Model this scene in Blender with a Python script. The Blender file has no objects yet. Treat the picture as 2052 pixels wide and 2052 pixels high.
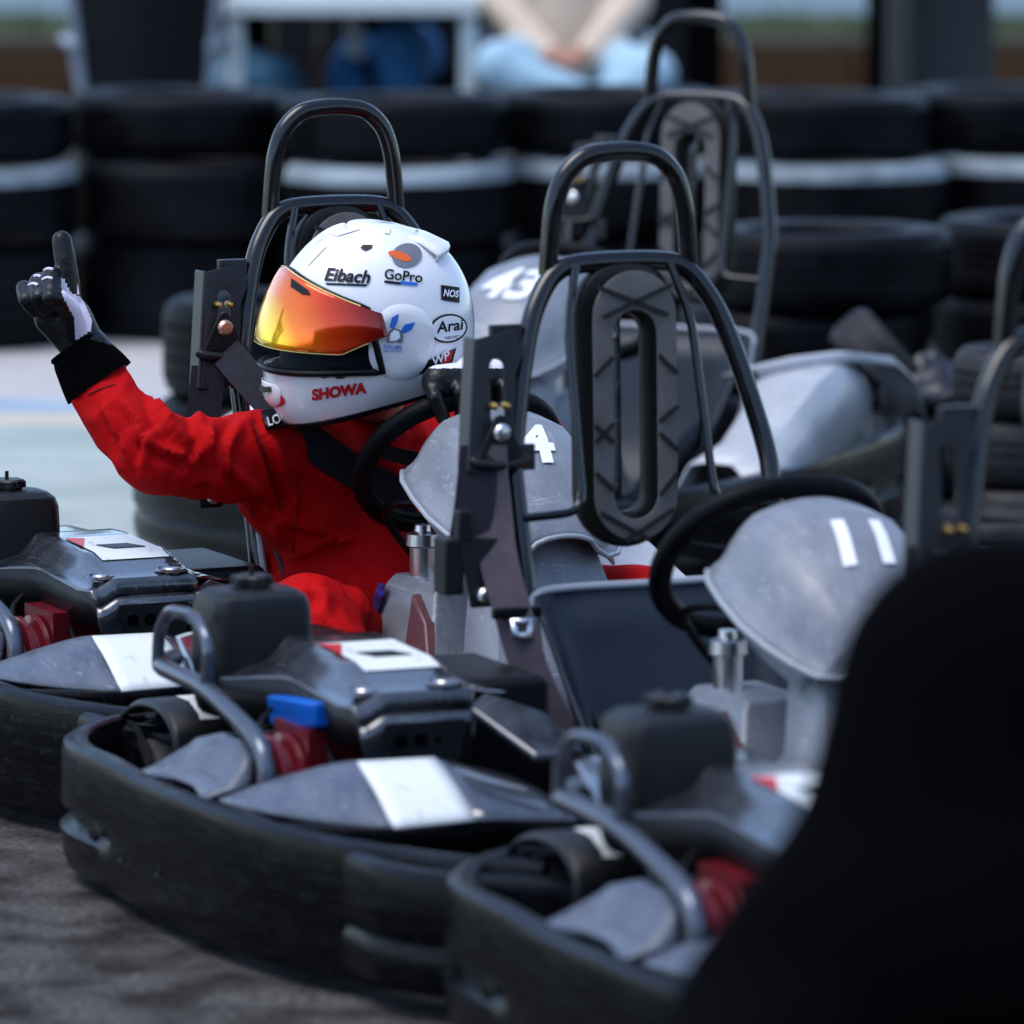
import bpy, bmesh, math, random
import numpy as np
from mathutils import Vector, Matrix, noise
from mathutils.bvhtree import BVHTree
random.seed(7)
SC = bpy.context.scene
COL = SC.collection
R = math.radians
PI = math.pi

# ------------------------------------------------------------------ camera
CAM_H, FPX, HOR = 1.464, 11542.0, -442.5          # eye height, focal length in photo pixels, horizon row
TH = math.atan((1026 - HOR) / FPX)
cam_d = bpy.data.cameras.new('camera')
cam = bpy.data.objects.new('camera', cam_d)
COL.objects.link(cam)
cam.location = (0, 0, CAM_H)
cam.rotation_euler = (PI / 2 - TH, 0, 0)
cam_d.sensor_fit = 'HORIZONTAL'
cam_d.sensor_width = 24.0
cam_d.lens = 24.0 * FPX / 2052.0
cam_d.clip_start = 0.1
cam_d.clip_end = 2000
cam_d.dof.use_dof = True
cam_d.dof.focus_distance = 8.52
cam_d.dof.aperture_fstop = 2.4
cam_d.dof.aperture_blades = 9
SC.camera = cam

# ------------------------------------------------------------------ sky, sun, exposure
SUN_EL, SUN_AZ = 66.0, 245.0      # elevation, compass angle of the light's source seen from above (0 = +Y, clockwise)
world = bpy.data.worlds.new('World')
SC.world = world
world.use_nodes = True
wn = world.node_tree
bg = wn.nodes['Background']
sky = wn.nodes.new('ShaderNodeTexSky')
sky.sky_type = 'NISHITA'
sky.sun_disc = False
sky.sun_elevation = R(SUN_EL)
sky.sun_rotation = R(SUN_AZ)
sky.altitude = 100
sky.air_density = 0.9
sky.dust_density = 1.2
sky.ozone_density = 2.0
wn.links.new(sky.outputs[0], bg.inputs[0])
bg.inputs[1].default_value = 0.14
sun_d = bpy.data.lights.new('sun', 'SUN')
sun_d.energy = 1.0
sun_d.angle = R(40)
sun_d.color = (1.0, 0.985, 0.965)
sun = bpy.data.objects.new('sun', sun_d)
COL.objects.link(sun)
sdir = Vector((math.sin(R(SUN_AZ)) * math.cos(R(SUN_EL)), math.cos(R(SUN_AZ)) * math.cos(R(SUN_EL)), math.sin(R(SUN_EL))))
sun.rotation_euler = sdir.to_track_quat('Z', 'Y').to_euler()
sun.location = (0, 0, 30)
SC.view_settings.view_transform = 'Standard'
SC.view_settings.look = 'None'
SC.view_settings.exposure = 1.15
SC.view_settings.gamma = 1.0
SC.view_settings.use_curve_mapping = False
SC.render.engine = 'CYCLES'
SC.cycles.use_denoising = True
SC.cycles.max_bounces = 6
SC.cycles.glossy_bounces = 4
SC.cycles.transmission_bounces = 4
SC.cycles.sample_clamp_indirect = 8

# ------------------------------------------------------------------ helpers
FWD = Vector((0, math.cos(TH), -math.sin(TH)))
UPV = Vector((0, math.sin(TH), math.cos(TH)))
RGT = Vector((1, 0, 0))
EYE = Vector((0, 0, CAM_H))
def at(u, v, d):
    "a point of the place: where it shows in the photo (2052 px) and how many metres away it stands"
    return EYE + d * (FWD + RGT * ((u - 1026) / FPX) - UPV * ((v - 1026) / FPX))

def mat(name, color, rough=0.5, metal=0.0, spec=0.32, coat=0.0, sheen=0.0, var=0.0, vscale=30.0, bump=0.0, bscale=200.0,
        color2=None, stretch=(1, 1, 1), rvar=0.0, coord='Object', detail=4.0, ramp=(0.35, 0.7), scratch=None):
    m = bpy.data.materials.new(name)
    m.use_nodes = True
    nt = m.node_tree
    b = nt.nodes['Principled BSDF']
    b.inputs['Base Color'].default_value = (*color, 1)
    b.inputs['Roughness'].default_value = rough
    b.inputs['Metallic'].default_value = metal
    b.inputs['Specular IOR Level'].default_value = spec
    b.inputs['Coat Weight'].default_value = coat
    b.inputs['Coat Roughness'].default_value = 0.1
    if sheen:
        b.inputs['Sheen Weight'].default_value = sheen
        b.inputs['Sheen Roughness'].default_value = 0.5
        b.inputs['Sheen Tint'].default_value = (*[min(1, c * 2 + .1) for c in color], 1)
    if var or rvar or bump or color2:
        tc = nt.nodes.new('ShaderNodeTexCoord')
        mp = nt.nodes.new('ShaderNodeMapping')
        mp.inputs['Scale'].default_value = stretch
        nt.links.new(tc.outputs[coord], mp.inputs[0])
    if var or color2 or rvar:
        n = nt.nodes.new('ShaderNodeTexNoise')
        n.inputs['Scale'].default_value = vscale
        n.inputs['Detail'].default_value = detail
        n.inputs['Roughness'].default_value = 0.65
        nt.links.new(mp.outputs[0], n.inputs['Vector'])
        cr = nt.nodes.new('ShaderNodeValToRGB')
        cr.color_ramp.elements[0].position, cr.color_ramp.elements[1].position = ramp
        nt.links.new(n.outputs['Fac'], cr.inputs[0])
        mx = nt.nodes.new('ShaderNodeMix')
        mx.data_type = 'RGBA'
        nt.links.new(cr.outputs[0], mx.inputs[0])
        mx.inputs[6].default_value = (*color, 1)
        c2 = color2 or tuple(min(1, c * (1 + var)) for c in color)
        mx.inputs[7].default_value = (*c2, 1)
        nt.links.new(mx.outputs[2], b.inputs['Base Color'])
        if rvar:
            mr = nt.nodes.new('ShaderNodeMapRange')
            mr.inputs[3].default_value = max(0.02, rough - rvar)
            mr.inputs[4].default_value = min(1, rough + rvar)
            nt.links.new(cr.outputs[0], mr.inputs[0])
            nt.links.new(mr.outputs[0], b.inputs['Roughness'])
    if scratch:
        # fine wear marks: two sets of thin strokes lying in different directions
        tc2 = nt.nodes.new('ShaderNodeTexCoord')
        src = b.inputs['Base Color'].links[0].from_socket
        for k, (sc_, rot_) in enumerate((((4, 90, 30), (.2, .1, .5)), ((70, 5, 40), (.3, 0, -.35)))):
            mp2 = nt.nodes.new('ShaderNodeMapping')
            mp2.inputs['Scale'].default_value = sc_
            mp2.inputs['Rotation'].default_value = rot_
            nt.links.new(tc2.outputs['Object'], mp2.inputs[0])
            n3 = nt.nodes.new('ShaderNodeTexNoise')
            n3.inputs['Scale'].default_value = 2.2
            n3.inputs['Detail'].default_value = 5
            n3.inputs['Roughness'].default_value = 0.7
            nt.links.new(mp2.outputs[0], n3.inputs['Vector'])
            r3 = nt.nodes.new('ShaderNodeValToRGB')
            r3.color_ramp.elements[0].position, r3.color_ramp.elements[1].position = .60, .70
            nt.links.new(n3.outputs['Fac'], r3.inputs[0])
            m3 = nt.nodes.new('ShaderNodeMix')
            m3.data_type = 'RGBA'
            nt.links.new(r3.outputs[0], m3.inputs[0])
            nt.links.new(src, m3.inputs[6])
            m3.inputs[7].default_value = (*scratch, 1)
            src = m3.outputs[2]
        nt.links.new(src, b.inputs['Base Color'])
    if bump:
        n2 = nt.nodes.new('ShaderNodeTexNoise')
        n2.inputs['Scale'].default_value = bscale
        n2.inputs['Detail'].default_value = 3
        nt.links.new(mp.outputs[0], n2.inputs['Vector'])
        bp = nt.nodes.new('ShaderNodeBump')
        bp.inputs['Strength'].default_value = bump
        bp.inputs['Distance'].default_value = 0.004
        nt.links.new(n2.outputs['Fac'], bp.inputs['Height'])
        nt.links.new(bp.outputs[0], b.inputs['Normal'])
    return m

M = {}
M['hoop'] = mat('gloss_black_tube', (0.003, 0.0033, 0.0045), 0.22, spec=0.4, coat=0.3, rvar=0.08, vscale=20)
M['plastic'] = mat('scuffed_black_plastic', (0.0022, 0.0025, 0.0034), 0.38, spec=0.14, color2=(0.010, 0.0115, 0.0145), vscale=16, stretch=(1, 1, 9),
                   bump=0.06, bscale=30, rvar=0.14, ramp=(0.5, 0.8), detail=8, scratch=(0.016, 0.018, 0.022))
M['tank'] = mat('moulded_black_plastic', (0.007, 0.0077, 0.0092), 0.42, spec=.28, var=0.5, vscale=25, bump=0.15, bscale=300)
M['cover'] = mat('dark_grey_plastic', (0.010, 0.0115, 0.015), 0.22, spec=0.9, color2=(0.045, 0.050, 0.060), scratch=(0.13, 0.14, 0.16), vscale=11, detail=9, rvar=0.08, bump=0.05, bscale=40, coat=1.0)
M['lid'] = mat('blue_grey_plastic', (0.065, 0.079, 0.115), 0.34, scratch=(0.22, 0.24, 0.28), color2=(0.11, 0.125, 0.16), vscale=9, stretch=(1, 4, 1), rvar=0.08, bump=0.05, bscale=90)
M['silver'] = mat('silver_plastic', (0.16, 0.176, 0.21), 0.40, scratch=(0.36, 0.38, 0.42), spec=0.5, color2=(0.23, 0.25, 0.285), vscale=13, rvar=0.1, stretch=(1, 3, 1), detail=9)
M['pod_silver'] = mat('pale_silver_plastic', (0.36, 0.38, 0.41), 0.34, scratch=(0.30, 0.31, 0.34), spec=0.5, color2=(0.48, 0.50, 0.53), vscale=12, rvar=0.1, detail=9)
M['white'] = mat('worn_white_paint', (0.30, 0.31, 0.31), 0.42, color2=(0.70, 0.73, 0.71), vscale=22, ramp=(0.26, 0.42), detail=9, stretch=(1, 2.5, 1))
M['digit'] = mat('white_digit_film', (0.85, 0.86, 0.88), 0.35)
M['flange'] = mat('grey_steel_paint', (0.018, 0.021, 0.026), .35, var=.3)
M['seat'] = mat('dark_seat_plastic', (0.011, 0.016, 0.026), 0.45, var=0.4, vscale=12, rvar=0.06)
M['rim_edge'] = mat('pale_seat_edge', (0.32, 0.35, 0.39), 0.35)
M['belt'] = mat('belt_webbing', (0.056, 0.044, 0.056), 0.75, var=0.3, vscale=60, sheen=0.2, bump=0.3, bscale=900)
M['belt_new'] = mat('black_belt_webbing', (0.014, 0.014, 0.019), 0.8, spec=.1, var=0.4, vscale=60, bump=0.1, bscale=900)
M['pad'] = mat('brown_grey_foam_rubber', (0.105, 0.097, 0.093), 0.6, var=0.35, vscale=25, bump=0.15, bscale=220)
M['pad_dark'] = mat('dark_foam_rubber', (0.008, 0.008, 0.0065), 0.5, var=0.3, vscale=25)
M['rib'] = mat('black_rubber_rib', (0.010, 0.010, 0.012), 0.55)
M['steel'] = mat('zinc_steel', (0.62, 0.62, 0.64), 0.3, metal=1.0, var=0.1, vscale=60)
M['copper'] = mat('copper_plated_steel', (0.72, 0.45, 0.32), 0.35, metal=1.0)
M['brass'] = mat('brass', (0.55, 0.35, 0.10), 0.35, metal=1.0)
M['tube_steel'] = mat('brushed_grey_tube', (0.12, 0.135, 0.165), 0.26, metal=0.7, rvar=0.1, vscale=30)
M['engine'] = mat('dark_red_paint', (0.10, 0.005, 0.010), 0.32, var=0.6, vscale=12, coat=0.3)
M['blue'] = mat('bright_blue_plastic', (0.0, 0.09, 0.42), 0.4, var=0.3, vscale=10)
M['rubber'] = mat('tyre_rubber', (0.0011, 0.0012, 0.0017), 0.5, spec=0.08, color2=(0.008, 0.0085, 0.0115), vscale=6, rvar=0.12, bump=0.2, bscale=60)
M['kart_rubber'] = mat('worn_kart_tyre_rubber', (0.008, 0.008, 0.009), 0.6, color2=(0.026, 0.025, 0.026), vscale=14, bump=0.3, bscale=90)
M['pale_shoulder'] = mat('pale_blue_shoulder', (0.07, 0.09, 0.105), 0.5, color2=(0.24, 0.295, 0.33), vscale=4, detail=8, ramp=(.3, .55))
M['maroon'] = mat('maroon_plastic', (0.11, 0.045, 0.055), 0.35, var=0.4, vscale=14)
M['suit'] = mat('red_race_suit', (0.47, 0.0012, 0.003), 0.8, spec=0.12, var=-0.2, vscale=6, bump=0.25, bscale=420)
M['seam'] = mat('dark_red_thread', (0.16, 0.002, 0.003), .8)
M['helmet'] = mat('white_helmet_gloss', (0.80, 0.80, 0.82), 0.18, spec=0.6, coat=0.7)
M['black'] = mat('black_trim', (0.003, 0.003, 0.004), 0.4, spec=.2)
M['liner'] = mat('dark_blue_lining', (0.010, 0.016, 0.026), 0.8)
M['skin'] = mat('skin', (0.46, 0.25, 0.18), 0.5)
M['glove'] = mat('black_leather', (0.004, 0.004, 0.005), 0.35, spec=.3, var=0.6, vscale=30, bump=0.35, bscale=160)
M['glove_white'] = mat('white_leather', (0.74, 0.71, 0.82), 0.5)
M['glove_white'].diffuse_color = (1, 1, 1, 1)
M['red_ink'] = mat('red_print', (0.52, 0.010, 0.014), 0.35)
M['blue_ink'] = mat('blue_print', (0.02, 0.13, 0.55), 0.35)
M['orange_ink'] = mat('orange_print', (0.75, 0.12, 0.02), 0.35)
M['grey_ink'] = mat('grey_print', (0.16, 0.17, 0.2), 0.35)
M['yellow_ink'] = mat('yellow_print', (0.75, 0.72, 0.25), 0.4)
M['coat_black'] = mat('black_cloth', (0.0015, 0.0015, 0.002), 0.95, spec=0.02)
M['beige'] = mat('beige_knit', (0.60, 0.48, 0.37), 0.9, sheen=0.2)
M['jeans_pale'] = mat('pale_blue_denim', (0.34, 0.50, 0.60), 0.85)
M['jeans'] = mat('blue_denim', (0.020, 0.10, 0.24), 0.85, var=0.8, vscale=8)
M['jeans_grey'] = mat('grey_blue_denim', (0.035, 0.10, 0.16), 0.85, var=0.8, vscale=8)
M['shoe'] = mat('white_shoe', (0.6, 0.58, 0.55), 0.6)
M['chair'] = mat('dark_grey_chair_plastic', (0.005, 0.007, 0.009), 0.4)
M['chair_pale'] = mat('grey_chair_plastic', (0.26, 0.30, 0.36), 0.4)
M['table'] = mat('grey_green_table_paint', (0.52, 0.58, 0.58), 0.45, var=0.15)
M['timber'] = mat('brown_timber', (0.085, 0.036, 0.012), 0.75, var=-0.5, vscale=3, stretch=(0.4, 4, 8))
M['timber_top'] = mat('weathered_timber', (0.09, 0.075, 0.055), 0.8, var=-0.4, vscale=4, stretch=(0.5, 4, 4))
M['dark_board'] = mat('dark_stained_board', (0.006, 0.0065, 0.008), .7, spec=.1, var=.5, vscale=5)
M['grass'] = mat('grass_blades', (0.035, 0.06, 0.018), 0.8)
M['box_grey'] = mat('grey_box_paint', (0.035, 0.040, 0.042), 0.5)
M['face_skin'] = mat('hand_skin', (0.42, 0.20, 0.14), 0.55)
M['magenta'] = mat('magenta_cloth', (0.20, 0.005, 0.05), 0.8)
M['clear_blue'] = mat('blue_purple_print', (0.05, 0.05, 0.40), 0.35, color2=(0.02, 0.02, 0.10), vscale=30, stretch=(1, 1, 3), ramp=(0.45, 0.55))

def visor_mat():
    m = bpy.data.materials.new('iridium_visor')
    m.use_nodes = True
    nt = m.node_tree
    b = nt.nodes['Principled BSDF']
    tc = nt.nodes.new('ShaderNodeTexCoord')
    sp = nt.nodes.new('ShaderNodeSeparateXYZ')
    nt.links.new(tc.outputs['Object'], sp.inputs[0])
    mr = nt.nodes.new('ShaderNodeMapRange')          # reflection colour baked into the base colour, yellow in front to red at temples
    mr.inputs[1].default_value, mr.inputs[2].default_value = 0.165, 0.0
    nt.links.new(sp.outputs[0], mr.inputs[0])
    cr = nt.nodes.new('ShaderNodeValToRGB')
    e = cr.color_ramp.elements
    e[0].position, e[0].color = 0.0, (1.0, 0.72, 0.015, 1)
    e[1].position, e[1].color = 1.0, (0.10, 0.005, 0.003, 1)
    for p, c in ((0.11, (1.0, 0.55, 0.01, 1)), (0.22, (1.0, 0.20, 0.004, 1)), (0.5, (0.80, 0.055, 0.003, 1)), (0.8, (0.40, 0.012, 0.003, 1))):
        k = e.new(p)
        k.color = c
    nt.links.new(mr.outputs[0], cr.inputs[0])
    nt.links.new(cr.outputs[0], b.inputs['Base Color'])
    b.inputs['Metallic'].default_value = 0.55
    b.inputs['Roughness'].default_value = 0.12
    b.inputs['Coat Weight'].default_value = 0.5
    b.inputs['Coat Roughness'].default_value = 0.04
    return m
M['visor'] = visor_mat()

def tag(o, label=None, cat=None, group=None, kind=None):
    for k, v in (('label', label), ('category', cat), ('group', group), ('kind', kind)):
        if v:
            o[k] = v
    return o
def empty(name, loc=(0, 0, 0), rotz=0.0, scale=1.0):
    o = bpy.data.objects.new(name, None)
    o.empty_display_size = 0.1
    COL.objects.link(o)
    o.location = loc
    o.rotation_euler = (0, 0, rotz)
    o.scale = (scale,) * 3
    return o

class MB:
    "collects shapes for ONE mesh"
    def __init__(s):
        s.v, s.f, s.m = [], [], []
        s.cur = 0
    def add(s, vs, fs):
        k = len(s.v)
        s.v += [tuple(p) for p in vs]
        s.f += [tuple(i + k for i in f) for f in fs]
        s.m += [s.cur] * len(fs)
        return s
    def box(s, c, size, rot=None):
        hx, hy, hz = [d / 2 for d in size]
        ps = [Vector((x, y, z)) for x in (-hx, hx) for y in (-hy, hy) for z in (-hz, hz)]
        if rot is not None:
            mtx = rot if isinstance(rot, Matrix) else Matrix.Rotation(rot, 3, 'Z')
            ps = [mtx @ p for p in ps]
        c = Vector(c)
        return s.add([p + c for p in ps], [(0, 1, 3, 2), (4, 6, 7, 5), (0, 4, 5, 1), (2, 3, 7, 6), (0, 2, 6, 4), (1, 5, 7, 3)])
    def loft(s, rings, closed=True, cap=True, loop=False):
        n = len(rings[0])
        vs = [p for r in rings for p in r]
        fs = []
        m = len(rings)
        for i in range(m if loop else m - 1):
            a, b = i * n, ((i + 1) % m) * n
            for j in range(n if closed else n - 1):
                k = (j + 1) % n
                fs.append((a + j, a + k, b + k, b + j))
        if cap and closed and not loop:
            fs.append(tuple(range(n - 1, -1, -1)))
            fs.append(tuple(range((m - 1) * n, m * n)))
        return s.add(vs, fs)
    def tube(s, pts, r, n=12, closed=False):
        pts = [Vector(p) for p in pts]
        m = len(pts)
        rr = r if isinstance(r, (list, tuple)) else [r] * m
        rings = []
        ref = None
        for i, p in enumerate(pts):
            if closed:
                t = pts[(i + 1) % m] - pts[i - 1]
            else:
                t = pts[min(i + 1, m - 1)] - pts[max(i - 1, 0)]
            t.normalize()
            if ref is None:
                ref = Vector((0, 0, 1)) if abs(t.z) < 0.9 else Vector((1, 0, 0))
            a = (ref - t * ref.dot(t)).normalized()
            b = t.cross(a)
            ref = a
            rings.append([p + (a * math.cos(2 * PI * k / n) + b * math.sin(2 * PI * k / n)) * rr[i] for k in range(n)])
        return s.loft(rings, True, not closed, closed)
    def lathe(s, prof, n=32, axis='Z', c=(0, 0, 0), closed_prof=False):
        "prof: (radius, height) pairs turned round an axis through c"
        c = Vector(c)
        rings = []
        for k in range(n):
            a = 2 * PI * k / n
            ring = []
            for rad, h in prof:
                x, y = rad * math.cos(a), rad * math.sin(a)
                p = {'Z': Vector((x, y, h)), 'Y': Vector((x, h, -y)), 'X': Vector((h, x, y))}[axis]
                ring.append(c + p)
            rings.append(ring)
        return s.loft(rings, closed_prof, False, True)
    def grid(s, fn, nu, nv):
        vs = [fn(i / nu, j / nv) for i in range(nu + 1) for j in range(nv + 1)]
        fs = [(i * (nv + 1) + j, (i + 1) * (nv + 1) + j, (i + 1) * (nv + 1) + j + 1, i * (nv + 1) + j + 1) for i in range(nu) for j in range(nv)]
        return s.add(vs, fs)
    def prism(s, outline, d):
        "outline: 3-D points of a flat polygon, d: thickness vector"
        n = len(outline)
        d = Vector(d)
        a = [Vector(p) for p in outline]
        return s.add(a + [p + d for p in a], [tuple(range(n - 1, -1, -1)), tuple(range(n, 2 * n))] + [(i, (i + 1) % n, n + (i + 1) % n, n + i) for i in range(n)])
    def mesh(s, name, sharp=35, weld=False):
        me = bpy.data.meshes.new(name)
        me.from_pydata(s.v, [], s.f)
        bm = bmesh.new()
        bm.from_mesh(me)
        if weld:
            bmesh.ops.remove_doubles(bm, verts=bm.verts, dist=1e-5)
        bmesh.ops.recalc_face_normals(bm, faces=bm.faces)
        bm.to_mesh(me)
        bm.free()
        if len(set(s.m)) > 1 and len(me.polygons) == len(s.m):
            me.polygons.foreach_set('material_index', s.m)
        me.polygons.foreach_set('use_smooth', [True] * len(me.polygons))
        me.set_sharp_from_angle(angle=R(sharp))
        return me

def link(name, me, mats, parent=None, bevel=0, subsurf=0, solid=0, solid_off=-1):
    o = bpy.data.objects.new(name, me)
    COL.objects.link(o)
    if not me.materials:
        for k in (mats if isinstance(mats, (list, tuple)) else [mats]):
            me.materials.append(M[k] if isinstance(k, str) else k)
    if parent is not None:
        o.parent = parent
    if solid:
        md = o.modifiers.new('thickness', 'SOLIDIFY')
        md.thickness = solid
        md.offset = solid_off
    if bevel:
        md = o.modifiers.new('rounded', 'BEVEL')
        md.width = bevel
        md.segments = 3
        md.limit_method = 'ANGLE'
        md.angle_limit = R(40)
        md.harden_normals = False
    if subsurf:
        md = o.modifiers.new('smooth', 'SUBSURF')
        md.levels = md.render_levels = subsurf
    return o

def spline(pts, per=6, closed=False):
    "Catmull-Rom through the points"
    pts = [Vector(p) for p in pts]
    n = len(pts)
    out = []
    for i in range(n if closed else n - 1):
        p0 = pts[(i - 1) % n] if closed or i else pts[0] * 2 - pts[1]
        p1, p2 = pts[i], pts[(i + 1) % n]
        p3 = pts[(i + 2) % n] if closed or i + 2 < n else pts[-1] * 2 - pts[-2]
        for k in range(per):
            t = k / per
            out.append(0.5 * ((2 * p1) + (p2 - p0) * t + (2 * p0 - 5 * p1 + 4 * p2 - p3) * t * t + (3 * p1 - p0 - 3 * p2 + p3) * t ** 3))
    if not closed:
        out.append(pts[-1])
    return out

def fillet(pts, rad, n=5):
    "polyline with rounded corners"
    pts = [Vector(p) for p in pts]
    out = [pts[0]]
    for i in range(1, len(pts) - 1):
        a, b, c = pts[i - 1], pts[i], pts[i + 1]
        r = min(rad, (a - b).length * .45, (c - b).length * .45)
        p, q = b + (a - b).normalized() * r, b + (c - b).normalized() * r
        for k in range(n + 1):
            t = k / n
            out.append(p * (1 - t) ** 2 + b * 2 * t * (1 - t) + q * t * t)
    out.append(pts[-1])
    return out

def holed_plate(outer, holes, to3d, name, sharp=35):
    "flat plate with holes; loops are 2-D, to3d maps (a, b) to a point; thickness comes from a solidify modifier"
    bm = bmesh.new()
    edges = []
    for lp in [outer] + holes:
        vs = [bm.verts.new(to3d(*p)) for p in lp]
        edges += [bm.edges.new((vs[i], vs[(i + 1) % len(vs)])) for i in range(len(vs))]
    bmesh.ops.triangle_fill(bm, use_beauty=True, use_dissolve=False, edges=edges)
    bmesh.ops.recalc_face_normals(bm, faces=bm.faces)
    me = bpy.data.meshes.new(name)
    bm.to_mesh(me)
    bm.free()
    me.set_sharp_from_angle(angle=R(sharp))
    return me

def stadium(cx, cy, w, h, n=10, taper=1.0):
    "upright rounded-end loop"
    r = w / 2
    pts = []
    for k in range(n + 1):
        a = PI * k / n
        pts.append((cx + r * math.cos(a), cy + h / 2 - r + r * math.sin(a)))
    for k in range(n + 1):
        a = PI + PI * k / n
        pts.append((cx + r * taper * math.cos(a), cy - h / 2 + r + r * math.sin(a)))
    return pts

def text2d(s, size=1.0, shear=0.0, bold=0.0, space=1.0, fine=0.0):
    "letters as 2-D verts and faces, centred"
    c = bpy.data.curves.new('letters', 'FONT')
    c.body = s
    c.size = size
    c.shear = shear
    c.offset = bold
    c.space_character = space
    c.align_x, c.align_y = 'CENTER', 'CENTER'
    c.resolution_u = 4
    o = bpy.data.objects.new('letters', c)
    COL.objects.link(o)
    dg = bpy.context.evaluated_depsgraph_get()
    me = bpy.data.meshes.new_from_object(o.evaluated_get(dg))
    vs = [(v.co.x, v.co.y) for v in me.vertices]
    if fine:
        bm = bmesh.new()
        bm.from_mesh(me)
        bmesh.ops.triangulate(bm, faces=bm.faces)
        for _ in range(5):
            lg = [e for e in bm.edges if e.calc_length() > fine]
            if not lg:
                break
            bmesh.ops.subdivide_edges(bm, edges=lg, cuts=1)
            bmesh.ops.triangulate(bm, faces=bm.faces)
        bm.to_mesh(me)
        bm.free()
        vs = [(v.co.x, v.co.y) for v in me.vertices]
    fs = [tuple(p.vertices) for p in me.polygons]
    bpy.data.objects.remove(o)
    bpy.data.curves.remove(c)
    bpy.data.meshes.remove(me)
    return vs, fs

def bake(o):
    "object with modifiers -> plain mesh"
    dg = bpy.context.evaluated_depsgraph_get()
    me = bpy.data.meshes.new_from_object(o.evaluated_get(dg))
    return me

def body_mesh(name, capsules, voxel=0.012, smooth=6, wrinkle=None):
    "one continuous surface grown from tapered limbs: (p, r, q, s)"
    mb = MB()
    for cp in capsules:
        p, r, q, s = Vector(cp[0]), cp[1], Vector(cp[2]), cp[3]
        d = q - p
        L = d.length
        t = d.normalized() if L > 1e-6 else Vector((0, 0, 1))
        a = t.orthogonal().normalized()
        b = t.cross(a)
        rings = []
        for k in range(0, 6):
            e = -PI / 2 + (k + .15) / 6 * PI / 2
            rings.append((p + t * (r * math.sin(e)), r * math.cos(e)))
        for k in range(0, 4):
            f = k / 3
            rings.append((p + d * f, r + (s - r) * f))
        for k in range(1, 7):
            e = (k - .15) / 6 * PI / 2
            rings.append((q + t * (s * math.sin(e)), s * math.cos(e)))
        mb.loft([[c + (a * math.cos(2 * PI * j / 16) + b * math.sin(2 * PI * j / 16)) * rad for j in range(16)] for c, rad in rings])
    o = link(name, mb.mesh(name), 'black')
    md = o.modifiers.new('join', 'REMESH')
    md.mode = 'VOXEL'
    md.voxel_size = voxel
    md.use_smooth_shade = True
    md = o.modifiers.new('soft', 'SMOOTH')
    md.factor = 0.6
    md.iterations = smooth
    me = bake(o)
    bpy.data.objects.remove(o)
    me.materials.clear()
    if wrinkle:
        n = len(me.vertices)
        nor = [v.normal.copy() for v in me.vertices]
        for v, nn in zip(me.vertices, nor):
            v.co += nn * wrinkle(v.co)
        me.update()
    me.polygons.foreach_set('use_smooth', [True] * len(me.polygons))
    return me

def bvh_of(me, mtx=None):
    vs = [(mtx @ v.co if mtx else v.co.copy()) for v in me.vertices]
    return BVHTree.FromPolygons(vs, [tuple(p.vertices) for p in me.polygons])

# ------------------------------------------------------------------ ground
def ground_material():
    m = mat('asphalt', (0.036, 0.034, 0.033), 0.95, spec=.1, color2=(0.13, 0.122, 0.115), vscale=85, bump=0.45, bscale=90, coord='Object', detail=8, ramp=(0.36, 0.70))
    nt = m.node_tree
    b = nt.nodes['Principled BSDF']
    src = b.inputs['Base Color'].links[0].from_socket
    tc = nt.nodes.new('ShaderNodeTexCoord')
    n = nt.nodes.new('ShaderNodeTexNoise')
    n.inputs['Scale'].default_value = 9
    n.inputs['Detail'].default_value = 5
    nt.links.new(tc.outputs['Object'], n.inputs['Vector'])
    cr = nt.nodes.new('ShaderNodeValToRGB')
    cr.color_ramp.elements[0].position, cr.color_ramp.elements[0].color = 0.36, (0.28, 0.26, 0.25, 1)
    cr.color_ramp.elements[1].position, cr.color_ramp.elements[1].color = 0.6, (1, 1, 1, 1)
    nt.links.new(n.outputs['Fac'], cr.inputs[0])
    mx = nt.nodes.new('ShaderNodeMix')
    mx.data_type = 'RGBA'
    mx.blend_type = 'MULTIPLY'
    mx.inputs[0].default_value = 1
    nt.links.new(src, mx.inputs[6])
    nt.links.new(cr.outputs[0], mx.inputs[7])
    nt.links.new(mx.outputs[2], b.inputs['Base Color'])
    return m
M['ground'] = ground_material()
M['track_paint'] = mat('pale_green_track_paint', (0.27, 0.325, 0.295), 0.7, color2=(0.40, 0.445, 0.415), vscale=3.5, detail=8, bump=0.2, bscale=80, ramp=(0.3, 0.65))
M['track_pale'] = mat('pale_concrete', (0.40, 0.38, 0.37), 0.8, color2=(0.49, 0.47, 0.45), vscale=2.5)
M['line_blue'] = mat('worn_blue_line', (0.24, 0.34, 0.44), 0.7, color2=(0.39, 0.45, 0.48), vscale=6)
M['line_yellow'] = mat('worn_yellow_line', (0.50, 0.45, 0.35), 0.7)
M['water'] = mat('lake_water', (0.06, 0.10, 0.11), 0.45, spec=0.6, bump=0.5, bscale=2.0)

def sheet(name, x0, x1, y0, y1, z, m, kind='structure'):
    mb = MB().add([(x0, y0, z), (x1, y0, z), (x1, y1, z), (x0, y1, z)], [(0, 1, 2, 3)])
    o = link(name, mb.mesh(name), m)
    o['kind'] = kind
    return o
sheet('ground', -500, 500, -60, 900, 0.0, 'ground')
sheet('track_surface', -6, 0.12, 9.9, 13.05, 0.004, 'track_paint')
sheet('track_line_yellow', -6, 0.12, 13.05, 13.3, 0.004, 'line_yellow')
sheet('track_line_blue', -6, 0.12, 13.3, 13.62, 0.004, 'line_blue')
sheet('track_verge', -6, 0.12, 13.62, 15.6, 0.004, 'track_pale')
sheet('water', -120, 120, 31, 260, 0.006, 'water')

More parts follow.
